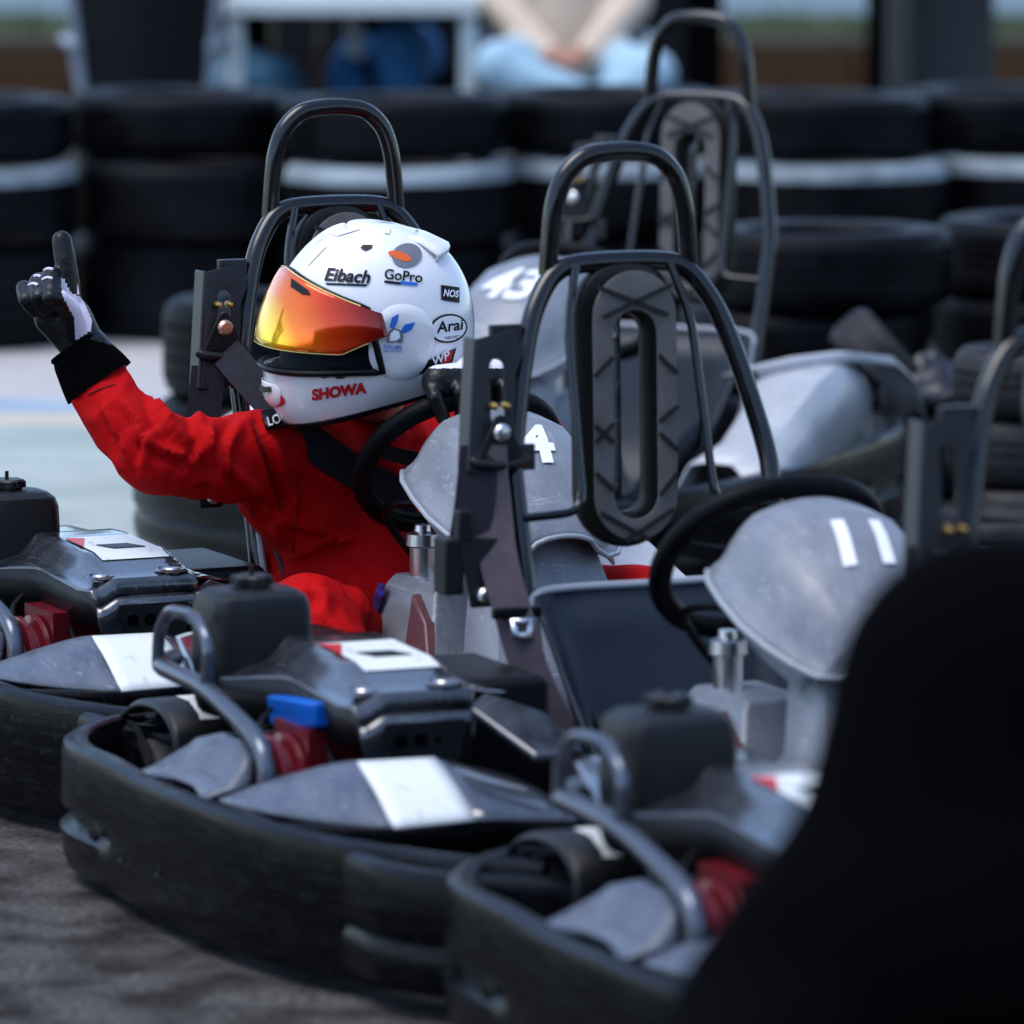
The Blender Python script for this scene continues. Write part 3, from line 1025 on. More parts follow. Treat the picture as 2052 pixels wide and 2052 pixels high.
def b_floor():
    mb = MB()
    mb.box((.45, -.02, .05), (.9, .62, .012))
    for y in (-.26, .24):
        mb.tube([(-.5, y, .062), (.93, y, .062)], .016, 8)
    mb.tube([(-.37, -.60, .092), (-.37, .28, .092)], .02, 10)
    mb.tube([(.80, -.48, .10), (.80, .38, .10)], .014, 8)
    for x in (.05, .5):
        mb.tube([(x, -.70, .08), (x, .42, .08)], .012, 8)
    return mb.mesh('chassis')
def b_cable(i):
    a = ((.12, -.62, .25), (.20, -.56, .24), (.05, -.60, .24))[i]
    b = ((.22, -.63, .20), (.33, -.56, .19), (-.05, -.64, .20))[i]
    c = ((.40, -.60, .15), (.45, -.42, .16), (-.18, -.60, .12))[i]
    return lambda: MB().tube(spline([(a[0] - .04, a[1] + .03, a[2] + .02), a, b, c], 6), (.004, .005, .006)[i], 7).mesh('cable')
def b_lpod():
    rows = []
    for x, yi, yt, yo, zt in ((-.16, .23, .33, .350, .300), (-.06, .225, .35, .380, .335), (.05, .225, .375, .405, .342), (.15, .24, .39, .425, .322), (.26, .27, .40, .442, .280), (.38, .29, .41, .455, .235), (.52, .30, .41, .455, .212)):
        rows.append([(x + .02, yi - .02, .10), (x, yi, zt - .05), (x - .005, yi + .025, zt - .006), (x - .01, yi + .055, zt), (x - .01, yt, zt - .002), (x - .012, yt + (yo - yt) * .6, zt - .03), (x, yo, .185)])
    return MB().loft(rows, False, False).mesh('side_fairing', 45)
def b_lwing():
    rows = []
    for x, y, z in ((.16, .24, .340), (.08, .30, .358), (-.02, .345, .362), (-.14, .37, .345), (-.22, .375, .30), (-.25, .375, .23)):
        rows.append([(x + .012, y - .03, z - .012), (x, y, z), (x - .02, y + .02, z - .002), (x - .03, y + .03, z - .02)])
    return MB().loft(rows, False, False).mesh('pod_wing', 45)
def fairing_digits(s, scale):
    def f():
        vs, fs = text2d(s, scale, 0.22, scale * .030, .95, .012)
        bv = bvh_of(CACHE['cowl'])
        up = Vector((-.64, 0, .77)).normalized()          # letters lie on the sloping top, heads towards the wheel
        n = Vector((.77, 0, .64)).normalized()
        c = Vector((.585, 0.0, .512))
        out = []
        for a, b in vs:
            p = c + Vector((0, 1, 0)) * a + up * b
            h = bv.ray_cast(p + n * .3, -n)[0]
            out.append((h or p) + n * .0035)
        return MB().add(out, fs).mesh('number', 60)
    return f

def build_kart(label, x, y, phi, scale=1.0, number='4', belt='hang', guide_z=.60, blue=False, side='right'):
    a = R(phi)
    root = empty('go_kart', (x, y, 0), math.atan2(-math.cos(a), math.sin(a)), scale)
    tag(root, label, 'go-kart', 'parked go-karts')
    P = lambda n, k, f, m, par=root, **kw: part(n, k, f, m, par, **kw)
    hp = P('roll_hoop', 'hoop', b_hoop, 'hoop')
    for s in (-1, 1):
        P('brace_rod', 'rod%d' % s, b_rod(s), 'hoop', hp)
    pad = P('headrest', 'pad', b_pad, 'pad_dark', solid=.026, solid_off=1, bevel=.007)
    P('pad_face', 'padf', b_padface, 'pad', pad, solid=.003, solid_off=1, bevel=.001)
    P('back_strip', 'padb', b_padback, 'cover', pad, solid=.004)
    for i, (p, q) in enumerate(RIBS):
        P('rib', 'rib%d' % i, b_rib(p, q), 'rib', pad)
    br = P('belt_bracket', 'brk', b_bracket, 'tank', solid=.005, bevel=.0015)
    P('flange', 'flg', b_flange, 'flange', br, bevel=.0015)
    gd = P('belt_guide', 'guide%.3f' % guide_z, b_guide(guide_z), 'tank', bevel=.0015)
    P('bolt', 'gb%.3f' % guide_z, b_bolt(hx(guide_z) + .036, -.218, guide_z + .004, .0125), 'copper' if belt == 'worn' else 'steel', gd)
    for k in (-1, 1):
        P('adjuster_screw', 'as%d%.3f' % (k, guide_z), b_bolt(hx(guide_z + .03) + .03, -.214 + k * .009, guide_z + .038, .005), 'brass', br)
    P('lower_strap', 'strap', b_belt_up, 'belt_new')
    if belt == 'hang':
        bl = P('seat_belt', 'belt', b_belt_hang, 'belt')
        P('belt_stop', 'latch', b_latch, 'black', bl, bevel=.003)
        P('latch_tongue', 'latchm', b_latch_metal, 'steel', bl, solid=.004)
    rt = P('belt_retractor', 'retr', b_retractor, 'tank', bevel=.004)
    P('bolt', 'retrb', b_bolt(.016, -.262, .392, .011), 'steel', rt)
    st = P('seat', 'seat', b_seat, 'seat', solid=.008)
    P('seat_rim', 'seatrim', b_seatrim, 'rim_edge', st)
    sw = P('steering_wheel', 'wheel', b_wheel, 'rubber')
    P('spokes', 'spokes', b_spokes, 'black', sw, bevel=.002)
    P('steering_column', 'scol', b_column, 'black')
    fr = P('front_fairing', 'cowl', b_cowl, 'silver', solid=.004)
    P('under_shell', 'under', b_eyelid, 'silver', fr, solid=.003)
    P('fairing_edge', 'fedge', b_fedge, 'rim_edge', fr)
    P('leg_shield', 'shield', b_shield, 'silver', solid=.004)
    if number:
        P('number', 'num' + number, fairing_digits(number, .115), 'digit', fr)
    P('floor_frame', 'floor', b_floor, 'black')
    P('rear_bumper', 'bumpR', lambda: bumper(REAR, 'rear_bumper', .07, .20), 'plastic')
    P('front_bumper', 'bumpF', lambda: bumper(FRONT, 'front_bumper', .04, .185), 'plastic')
    bs = P('side_bumper', 'bumpS', lambda: bumper(RSIDE, 'side_bumper'), 'plastic')
    for i in (1, 2, 3, 4, 6):
        P('bumper_bolt', 'bb%d' % i, b_bumper_bolts(i), 'black', bs)
    P('bumper_slot', 'bslot', b_bslot, 'coat_black', bs)
    P('side_bumper', 'bumpL', lambda: bumper(LSIDE, 'side_bumper'), 'plastic')
    lp = P('side_fairing', 'lpod', b_lpod, 'pod_silver', solid=.004)
    P('pod_wing', 'lwing', b_lwing, 'pod_silver', lp, solid=.004)
    for (wx, wy, w, r) in ((-.37, -.56, .12, .092), (-.37, .24, .12, .092), (.80, -.43, .11, .100), (.80, .33, .11, .100)):
        ty = P('wheel', 'ty%.2f' % w, wheel_mesh(w, r), 'kart_rubber')
        ty.location = (wx, wy, r)
        P('rim', 'rm%.2f' % w, rim_mesh(w, r), 'tube_steel', ty)
    # engine side
    tk = P('fuel_tank', 'tank', b_tank, 'tank')
    P('tank_cap', 'cap', b_cap, 'tank', tk)
    cv = P('engine_cover', 'cover', b_cover, 'cover', solid=.006)
    P('cover_front', 'skirt', b_skirt, 'cover', cv, solid=.006)
    for i in range(3):
        P('hole', 'hole%d' % i, b_hole(i), 'coat_black', cv)
    P('red_corner', 'redc', b_redcorner, 'red_ink', cv)
    P('cover_skirt', 'skirto', b_skirt_out, 'tank', cv, solid=.006)
    P('recess_panel', 'recess', b_recess, 'tank', cv)
    P('white_panel', 'stick', b_sticker, 'white', cv)
    P('slot', 'slot', b_slot, 'black', cv)
    for (sx, sy) in ((.283, -.543), (.289, -.436)):
        P('screw', 'sc%.3f' % sy, b_screw(sx, sy), 'steel', cv)
        P('screw_well', 'scw%.3f' % sy, b_well(sx, sy), 'cover', cv)
    P('cover_strut', 'strut', b_strut, 'cover', cv, bevel=.004)
    P('air_box', 'abox', b_inner_box, 'black', bevel=.008)
    en = P('engine', 'engine', b_engine, 'engine')
    P('starter_housing', 'start', b_starter, 'engine', en)
    P('starter_slots', 'starts', b_slots, 'black', en)
    if blue:
        P('blue_filter', 'blue', b_blue, 'blue', bevel=.006)
    ld = P('side_pod', 'lid', b_lid, 'lid', solid=.005)
    P('white_pod_panel', 'lidw', b_lid_white, 'white', ld, solid=.005)
    P('grey_pod_panel', 'lidd', b_lid_dark, 'cover', ld, solid=.005)
    P('pod_skirt', 'lids', b_lid_skirt, 'plastic', ld, solid=.005)
    P('pod_scoop', 'scoop', b_scoop, 'lid', solid=.005)
    P('guard_tube', 'guard', b_guard, 'tube_steel')
    for i in range(3):
        P('cable', 'cab%d' % i, b_cable(i), 'black')
    fd = P('wheel_guard', 'fender', b_fender, 'tank', solid=.008)
    P('highlight_patch', 'fpatch', b_fpatch, 'white', fd)
    # between the driver's knees
    cs = P('console', 'cons', b_console, 'silver', bevel=.006)
    P('console_panel', 'consp', b_conside, 'maroon', cs, bevel=.004)
    P('blue_strip', 'cstrip', b_cstrip, 'clear_blue', cs)
    P('filler_neck', 'can', b_can, 'steel', cs)
    P('hose', 'hose', b_hose, 'black', cs)
    return root

KA = build_kart('grey go-kart carrying the driver in red, black roll hoop behind a white helmet', -.221, 8.733, 24.9, 1, '4', 'worn', .637)
KB = build_kart('empty grey go-kart in the middle with a hanging belt and blue part by its engine', .196, 7.675, 23.7, 1, '11', 'hang', .598, blue=True)
KC = build_kart('rearmost empty go-kart numbered 43, its tall hoop against the tyre wall', .30, 11.15, -30, 1.04, '43', 'hang', .62)
KD = build_kart('nearest blurred go-kart at lower right, partly hidden by a black figure', .723, 6.658, 21.8, 1, '', 'hang', .565)
bpy.context.view_layer.update()

# ------------------------------------------------------------------ the driver
KAM = KA.matrix_world.copy()
def ka(x, y, z):
    return KAM @ Vector((x, y, z))
driver = empty('person', ka(.15, 0, 0))
tag(driver, 'driver in red suit and white helmet, right arm raised with one finger pointing up', 'person')
bpy.context.view_layer.update()
DINV = Matrix.Translation(-Vector(driver.location))
def dl(p):
    return DINV @ Vector(p)
sh_r, el_r, wr_r = at(575, 905, 8.62), at(318, 915, 8.42), at(196, 768, 8.47)
mid_u, mid_f = at(450, 920, 8.50), at(252, 850, 8.44)
sh_l, el_l, wr_l = ka(-.01, .175, .470), ka(.12, .27, .40), ka(.31, .10, .53)
hip, chest, neck = ka(.13, 0, .16), ka(.01, 0, .38), ka(-.005, 0, .50)
kn_r, kn_l, ft_r, ft_l = ka(.345, -.245, .240), ka(.54, .19, .255), ka(.58, -.215, .08), ka(.86, .12, .13)
caps = [(hip, .145, chest, .152), (ka(.12, -.06, .15), .12, ka(.0, -.07, .40), .118), (ka(.12, .06, .15), .12, ka(.0, .07, .40), .118),
        (chest, .145, ka(-.0, 0, .455), .105), (ka(.01, -.05, .40), .125, sh_r, .080), (ka(.04, -.06, .34), .115, at(520, 915, 8.58), .070), (ka(-.005, .07, .44), .09, sh_l, .072),
        (neck, .066, ka(.0, 0, .56), .058),
        (sh_r, .076, mid_u, .064), (mid_u, .063, el_r, .058), (el_r, .058, mid_f, .054), (mid_f, .054, wr_r, .046),
        (sh_l, .072, el_l, .058), (el_l, .058, wr_l, .042),
        (ka(.13, -.08, .15), .105, kn_r, .075), (ka(.13, .08, .15), .105, kn_l, .075), (kn_r, .073, ft_r, .052), (kn_l, .073, ft_l, .052),
        (ft_r, .045, ka(.68, -.20, .085), .04), (ft_l, .045, ka(.98, .12, .12), .04)]
CREASES = [  # strokes (as they show in the photo), width px, height m
    ([(392, 822), (402, 872), (424, 932), (432, 990)], 15, .011), ([(486, 842), (452, 895), (440, 965)], 13, .009), ([(300, 780), (330, 850), (388, 905)], 14, .010),
    ([(262, 868), (330, 905), (405, 928)], 12, .008), ([(236, 800), (276, 850), (292, 925)], 13, .009), ([(424, 850), (398, 905), (352, 962)], 11, .008),
    ([(512, 850), (540, 925), (556, 985), (572, 1040)], 13, -.014), ([(440, 925), (480, 960), (528, 990)], 12, .010), ([(530, 870), (556, 930), (568, 1000)], 15, .011),
    ([(330, 850), (300, 880), (280, 940)], 10, .007), ([(205, 800), (230, 860), (262, 930)], 11, .007), ([(350, 985), (400, 960), (440, 975)], 10, .007),
    ([(585, 930), (650, 962), (748, 1015)], 16, .011), ([(560, 1040), (640, 1062), (742, 1112)], 16, .010), ([(604, 970), (575, 1010), (552, 1055)], 12, .009),
    ([(590, 1120), (650, 1090), (740, 1075)], 15, .009), ([(620, 940), (600, 985), (640, 1030)], 13, -.008), ([(780, 830), (760, 880), (700, 935)], 13, .009),
    ([(830, 840), (850, 890), (820, 950)], 13, .009), ([(640, 1180), (648, 1210), (640, 1260)], 15, .008), ([(705, 1178), (722, 1215), (745, 1262)], 14, .008), ([(600, 1215), (640, 1240), (700, 1290)], 13, .006)]
CREASES = [([tuple(p)[:2] for p in spline([(a, b, 0) for a, b in st], 5)], w, h) for st, w, h in CREASES]
WR_AX = (mid_f - wr_r).normalized()
def suit_folds(co):
    p = Vector(co) + Vector(driver.location)
    w = noise.noise(p * 5.5)
    w2 = noise.noise(p * 7 + Vector((3, 9, 1)))
    a = noise.noise(Vector((p.x * 12 - p.z * 6 + w * 1.8, p.y * 6, p.z * 5 + w * 1.5)))
    b = noise.noise(Vector((p.x * 6 + 7 + w2 * 1.4, p.y * 6, p.z * 11 + p.x * 7)))
    r = lambda t: (1 - min(1, abs(t) * 2.8)) ** 1.4
    d = .0050 * r(a) + .0050 * r(b) - .003
    q = p - EYE
    z = q.dot(FWD)
    u, v = 1026 + FPX * q.dot(RGT) / z, 1026 - FPX * q.dot(UPV) / z
    for st, wd, h in CREASES:
        if u < st[0][0] - 120 and u < st[-1][0] - 120:
            continue
        m_, sg, fr = 1e9, 1, 0
        for k, (a_, b_) in enumerate(st):
            e = (u - a_) ** 2 + (v - b_) ** 2
            if e < m_:
                m_, fr = e, k / (len(st) - 1)
                c_ = st[min(k + 1, len(st) - 1)]; e_ = st[max(k - 1, 0)]
                sg = 1 if (c_[0] - e_[0]) * (v - b_) - (c_[1] - e_[1]) * (u - a_) > 0 else -1
        if m_ < (wd * 4) ** 2:
            ds = math.sqrt(m_) * sg / wd
            d += 1.5 * h * math.sin(PI * (.08 + .84 * fr)) * (math.exp(-(ds * (1.6 if ds > 0 else .9)) ** 2) - .45 * math.exp(-(ds - 1.3) ** 2 * 2))
    # gathered cuff at the raised wrist
    al = (p - wr_r).dot(WR_AX)
    if -.02 < al < .05 and (p - wr_r).length < .09:
        rad = p - wr_r - WR_AX * al
        an = math.atan2(rad.z, rad.x)
        d += .0022 * math.sin(an * 17) * math.exp(-(al / .022) ** 2)
    return d
caps = [(dl(c[0]), c[1], dl(c[2]), c[3]) for c in caps]
me_suit = body_mesh('race_suit', caps, .0065, 16, suit_folds)
suit = link('race_suit', me_suit, 'suit', driver)
bv_suit = bvh_of(me_suit, DINV.inverted())
def on_suit(u, v, off):
    "the point of the suit that shows at a place of the photo, lifted by off"
    d = (FWD + RGT * ((u - 1026) / FPX) - UPV * ((v - 1026) / FPX)).normalized()
    h = bv_suit.ray_cast(EYE, d)
    return (h[0] - d * off) if h[0] is not None else None

# helmet: spherical profile tables in the helmet's own frame (x forward, y left, z up)
HF = [(-90, .15), (-60, .185), (-35, .203), (-16, .181), (-4, .166), (11, .153), (22, .147), (41, .140), (59, .139), (80, .1435), (90, .1435)]
HB = [(-90, .15), (-54, .158), (-36, .160), (-14, .154), (3, .154), (23, .1545), (43, .152), (65, .1455), (80, .1435), (90, .1435)]
HS = [(-90, .15), (-50, .148), (-40, .142), (-20, .134), (0, .131), (20, .132), (40, .135), (60, .140), (80, .1435), (90, .1435)]
def smooth_tab(tab, e):
    xs = [a for a, _ in tab]; ys = [b for _, b in tab]
    acc = 0
    for k in range(-4, 5):
        acc += float(np.interp(e + k * 2.5, xs, ys))
    return acc / 9
def helm(t, e, off=0.0):
    "t azimuth from the front (positive = left), e elevation, degrees"
    rf = smooth_tab(HF if abs(t) < 90 else HB, e)
    rs = smooth_tab(HS, e)
    n = 2.25
    ct, st = abs(math.cos(R(t))), abs(math.sin(R(t)))
    r = ((ct / rf) ** n + (st / rs) ** n) ** (-1 / n) + off
    ce = math.cos(R(e))
    return Vector((r * ce * math.cos(R(t)), r * ce * math.sin(R(t)), r * math.sin(R(e))))
def e_bottom(t):
    lo, hi = -75.0, 0.0
    for _ in range(24):
        m_ = (lo + hi) / 2
        if helm(t, m_).z < -.118:
            lo = m_
        else:
            hi = m_
    return hi
def port(t):
    s = min(1.0, 1 - math.cos(R(t)))
    return -8 - 20 * s, 46 - 36 * s        # lower and upper edge of the eye port
hel = empty('helmet')
hel.parent = driver
hc = at(741, 640, 8.49)
hel.location = dl(hc)
HYAW = PI + R(13)
HM = Matrix.Rotation(HYAW, 4, 'Z') @ Matrix.Rotation(R(14.0), 4, 'Y') @ Matrix.Rotation(R(-2), 4, 'X')
hel.rotation_euler = HM.to_euler()
NT = 72
TS = [-180 + 5 * k for k in range(NT)]
def b_shell():
    rows = []
    for f in (0, .12, .3, .5, .7, .88, 1):
        rows.append([helm(t, e_bottom(t) * (1 - f) + port(t)[0] * f) for t in TS])
    n_low = len(rows) - 1
    for f in (.25, .5, .75, 1):
        rows.append([helm(t, port(t)[0] * (1 - f) + port(t)[1] * f) for t in TS])
    n_up = len(rows) - 1
    for f in (.12, .25, .4, .55, .7, .82, .92, .98):
        rows.append([helm(t, port(t)[1] * (1 - f) + 90 * f) for t in TS])
    vs = [p for r in rows for p in r]
    fs = []
    for i in range(len(rows) - 1):
        for j in range(NT):
            tm = TS[j] + 2.5
            if n_low <= i < n_up and abs(tm) < 80:
                continue
            k = (j + 1) % NT
            fs.append((i * NT + j, i * NT + k, (i + 1) * NT + k, (i + 1) * NT + j))
    fs.append(tuple((len(rows) - 1) * NT + j for j in range(NT)))
    return MB().add(vs, fs).mesh('shell', 60)
shell = link('shell', b_shell(), 'helmet', hel, solid=.006)
md = shell.modifiers.new('round', 'SUBSURF'); md.levels = md.render_levels = 1
def full_surface():
    return MB().grid(lambda s, t: helm(-180 + 360 * s, -55 + 145 * t), 90, 40).mesh('helmet_surface')
HMW = Matrix.Translation(hc) @ HM
bv_helm = bvh_of(full_surface())
HMI = HMW.inverted()
def on_helm(u, v, off):
    d = (FWD + RGT * ((u - 1026) / FPX) - UPV * ((v - 1026) / FPX)).normalized()
    o, dd = HMI @ EYE, (HMI.to_3x3() @ d).normalized()
    h = bv_helm.ray_cast(o, dd)
    if h[0] is None:
        return None
    nn = h[1] if h[1].dot(dd) < 0 else -h[1]
    return h[0] + nn * off
# lining seen through the port, rubber edges
link('lining', MB().grid(lambda s, t: helm(-100 + 200 * s, (port(-100 + 200 * s)[0] - 12) * (1 - t) + (port(-100 + 200 * s)[1] + 12) * t, -.028), 30, 12).mesh('lining', 60), 'liner', hel, solid=.004)
gk = [helm(t, port(t)[0], .003) for t in range(-80, 81, 5)] + [helm(80, port(80)[0] * (1 - f) + port(80)[1] * f, .003) for f in (.25, .5, .75)] + [helm(t, port(t)[1], .002) for t in range(80, -81, -5)] + [helm(-80, port(80)[1] * (1 - f) + port(80)[0] * f, .003) for f in (.25, .5, .75)]
link('port_gasket', MB().tube(gk, .0055, 8, True).mesh('port_gasket'), 'black', hel)
link('neck_roll', MB().tube([helm(t, e_bottom(t), -.006) for t in range(-180, 180, 6)], .008, 8, True).mesh('neck_roll'), 'black', hel)
def visor_bounds(t):
    s = min(1.0, 1 - math.cos(R(t)))
    return 4.0 - 19 * s, 46 - 36 * s
def visor_pt(s, t, off=.0075):
    a = -88 + 176 * s
    lo, hi = visor_bounds(a)
    k = min(1, max(0, (abs(a) - 60) / 36))
    lo = lo + (hi - lo) * .62 * k ** 1.1
    return helm(a, lo + (hi - lo) * t, off + .004 * (1 - t))
vis = link('visor', MB().grid(visor_pt, 60, 16).mesh('visor', 60), 'visor', hel, solid=.0025, solid_off=1)
for nm, tt, m_ in (('visor_edge', 0.0, 'yellow_ink'), ('visor_edge', 1.0, 'yellow_ink')):
    link(nm, MB().tube([visor_pt(k / 60, tt, .0085) for k in range(4, 57)], .0016, 6).mesh(nm), m_, hel)
tabp = [visor_pt(s, t, .0105) for s, t in ((.64, .93), (.66, .82), (.72, .80), (.755, .84), (.745, .90))]
link('visor_tab', MB().prism(tabp, (0, .004, 0)).mesh('visor_tab'), 'black', hel)
# side plates covering the visor hinge
def side_plate(sg):
    def f(s, t):
        rr, an = s, 2 * PI * t
        # rounded shield outline in the side plane (forward, up)
        a = .050 * (1 + .12 * math.cos(2 * an + 1.2)) * math.cos(an) * rr - .016
        b = .058 * math.sin(an) * rr - .024
        h = bv_helm.ray_cast(Vector((a, sg * .4, b)), Vector((0, -sg, 0)))[0]
        return (h if h is not None else Vector((a, sg * .12, b))) + Vector((0, sg * (.0035 if rr < .97 else .0), 0))
    return MB().grid(f, 8, 40).mesh('side_plate', 40)
for sg in (1, -1):
    link('side_plate', side_plate(sg), 'helmet', hel)
# chin vent, side vent, brow vent, rear wing
cv_ = MB()
cv_.loft([[helm(t, e, o) for t, e, o in ((-17, -16, .0), (-11, -14, .004), (0, -13.5, .006), (11, -14, .004), (17, -16, .0))],
          [helm(t, e, o) for t, e, o in ((-19, -20, .001), (-12, -20, .009), (0, -20, .013), (12, -20, .009), (19, -20, .001))],
          [helm(t, e, o) for t, e, o in ((-17, -24, .0), (-11, -26, .003), (0, -27, .004), (11, -26, .003), (17, -24, .0))]], False, False)
link('chin_vent', cv_.mesh('chin_vent', 50), 'helmet', hel, solid=.002, subsurf=1)
link('chin_vent_mouth', MB().loft([[helm(t, -16, .0072 if abs(t) < 10 else .004) for t in (-12, -6, 0, 6, 12)], [helm(t, -18, .0105 if abs(t) < 10 else .006) for t in (-12, -6, 0, 6, 12)]], False, False).mesh('chin_vent_mouth'), 'black', hel)
def decal_poly(pts, off, per=4):
    "flat print following the shell: 2-D outline in photo pixels"
    bm = bmesh.new()
    vs = [bm.verts.new((u, -v, 0)) for u, v in pts]
    bm.faces.new(vs)
    bmesh.ops.triangulate(bm, faces=bm.faces)
    for _ in range(per):
        long = [e for e in bm.edges if e.calc_length() > 9]
        if not long:
            break
        bmesh.ops.subdivide_edges(bm, edges=long, cuts=1, use_grid_fill=True)
        bmesh.ops.triangulate(bm, faces=bm.faces)
    V, Fc = [], []
    bm.verts.index_update()
    for v in bm.verts:
        V.append(on_helm(v.co.x, -v.co.y, off) or Vector((0, 0, 0)))
    for f in bm.faces:
        Fc.append(tuple(x.index for x in f.verts))
    bm.free()
    return V, Fc
def decal(name, shapes, m, off=.0009):
    mb = MB()
    for s in shapes:
        V, Fc = decal_poly(s, off)
        mb.add(V, Fc)
    return link(name, mb.mesh(name, 60), m, hel)
def letters(name, s, cu, cv, width, m, tilt=0.0, shear=0.0, bold=.0, off=.0013, squash=1.0, space=1.0):
    vs, fs = text2d(s, 1.0, shear, bold, space, .3)
    w = max(a for a, _ in vs) - min(a for a, _ in vs)
    k = width / w
    ca, sa = math.cos(R(tilt)), math.sin(R(tilt))
    out = []
    for a, b in vs:
        x, y = a * k, b * k * squash
        u, v = cu + x * ca - y * -sa * -1, cv - (x * sa + y * ca)
        out.append(on_helm(u, v, off) or Vector((0, 0, 0)))
    return link(name, MB().add(out, fs).mesh(name, 60), m, hel)
def ell(cu, cv, a, b, tilt, n=28):
    ca, sa = math.cos(R(tilt)), math.sin(R(tilt))
    return [(cu + a * math.cos(2 * PI * k / n) * ca + b * math.sin(2 * PI * k / n) * sa, cv - a * math.cos(2 * PI * k / n) * sa + b * math.sin(2 * PI * k / n) * ca) for k in range(n)]
letters('lettering', 'SHOWA', 678, 785, 110, 'red_ink', 8, .12, .055)
letters('lettering', 'Eibach', 695, 554, 92, 'black', -4, .25, .03)
decal('print_bar', [[(652, 567), (738, 570), (733, 574), (655, 571)]], 'black')
letters('lettering', 'GoPro', 808, 554, 76, 'black', -6, 0, .02)
decal('print_bar', [[(770, 562), (803, 566), (803, 571), (770, 567)]], 'black')
decal('print_bar', [[(803, 563), (836, 567), (836, 573), (803, 570)]], 'blue_ink')
decal('badge', [[(883, 571), (920, 576), (920, 607), (884, 601)]], 'black')
letters('lettering', 'NOS', 902, 589, 30, 'digit', -6, .1, .03, .0018, 1.3)
decal('badge', [ell(898, 658, 38, 29, 10)], 'black')
decal('badge', [ell(898, 658, 34, 25, 10)], 'digit', .0015)
letters('lettering', 'Arai', 899, 654, 56, 'black', 8, .2, .02, .0022)
letters('lettering', 'HELMET', 905, 676, 30, 'black', 6, 0, 0, .0022)
decal('badge', [[(838, 751), (857, 722), (914, 697), (905, 728)]], 'black')
decal('badge', [[(886, 711), (908, 701), (901, 724), (884, 731)]], 'red_ink', .0015)
letters('lettering', 'WP', 880, 719, 36, 'digit', 24, .35, .02, .0022)
letters('lettering', 'VOLUME', 785, 693, 36, 'blue_ink', -3, 0, .015, .0065)
letters('lettering', 'GLOVES', 785, 700, 36, 'blue_ink', -3, 0, .0, .0065)
decal('ear_print', [[(779, 655), (783, 637), (797, 629), (794, 646), (787, 658)], [(800, 664), (808, 650), (829, 645), (822, 660), (806, 668)]], 'blue_ink', .0065)
decal('head_print', [[(776, 665), (786, 656), (800, 660), (806, 672), (804, 686), (790, 683), (776, 686), (772, 680), (778, 674)]], 'grey_ink', .0060)
decal('head_print', [[(780, 667), (788, 660), (797, 663), (800, 675), (792, 681), (778, 682)]], 'digit', .0068)
decal('round_print', [ell(815, 512, 30, 24, 10)], 'grey_ink')
decal('round_print', [ell(803, 514, 22, 8, -20), ell(786, 508, 8, 5, 0)], 'orange_ink', .0015)
decal('brow_print', [[(612, 521), (648, 489), (655, 494), (618, 533)]], mat('pale_yellow_print', (0.78, 0.78, 0.50), .3))
decal('top_print', [[(660, 468), (720, 454), (722, 460), (676, 474)]], mat('pale_peach_print', (0.80, 0.70, 0.60), .3))
decal('top_print', [[(766, 455), (782, 457), (780, 469), (770, 468)]], mat('faded_yellow_print', (0.78, 0.76, 0.52), .3))
decal('vent_slot', [[(722, 497), (728, 491), (748, 491), (744, 498), (732, 503)]], 'black')
decal('side_vent', [[(638, 753), (655, 745), (659, 731), (676, 734), (694, 733), (690, 745), (692, 756), (676, 758), (668, 752), (650, 757)]], 'black', .003)
decal('hinge_gap', [[(712, 724), (722, 714), (730, 710), (727, 724), (716, 728)]], 'black', .003)
decal('chin_badge', [ell(559, 803, 12, 11, 0)], 'red_ink')
wing = MB()
wr = []
for t in range(140, 221, 8):
    tt = t if t <= 180 else t - 360
    wr.append([helm(tt, 50, -.001), helm(tt, 42, .003), helm(tt, 35, .006), helm(tt, 31, .009), helm(tt, 29.5, .008), helm(tt, 28, .000)])
wing.loft(wr, False, False)
link('rear_wing', wing.mesh('rear_wing', 60), 'helmet', hel, solid=.003)
# face inside the helmet
def head_caps():
    c = hc
    f = (HM.to_3x3() @ Vector((1, 0, 0)))
    u = (HM.to_3x3() @ Vector((0, 0, 1)))
    l = (HM.to_3x3() @ Vector((0, 1, 0)))
    q = lambda a, b, d: dl(c + f * a + l * b + u * d)
    return [(q(.02, 0, .03), .085, q(.035, 0, -.03), .078), (q(.05, 0, -.04), .06, q(.06, 0, -.075), .045),
            (q(.105, 0, .012), .010, q(.122, 0, -.020), .014), (q(.100, .032, .02), .014, q(.104, .034, .02), .013), (q(.100, -.032, .02), .014, q(.104, -.034, .02), .013),
            (q(.098, .02, -.048), .011, q(.098, -.02, -.048), .011), (q(.0, 0, -.05), .06, dl(ka(0, 0, .52)), .055), (q(.02, .088, .0), .02, q(.02, .09, -.03), .016), (q(.02, -.088, .0), .02, q(.02, -.09, -.03), .016)]
link('head', body_mesh('head', head_caps(), .006, 4), 'skin', driver)

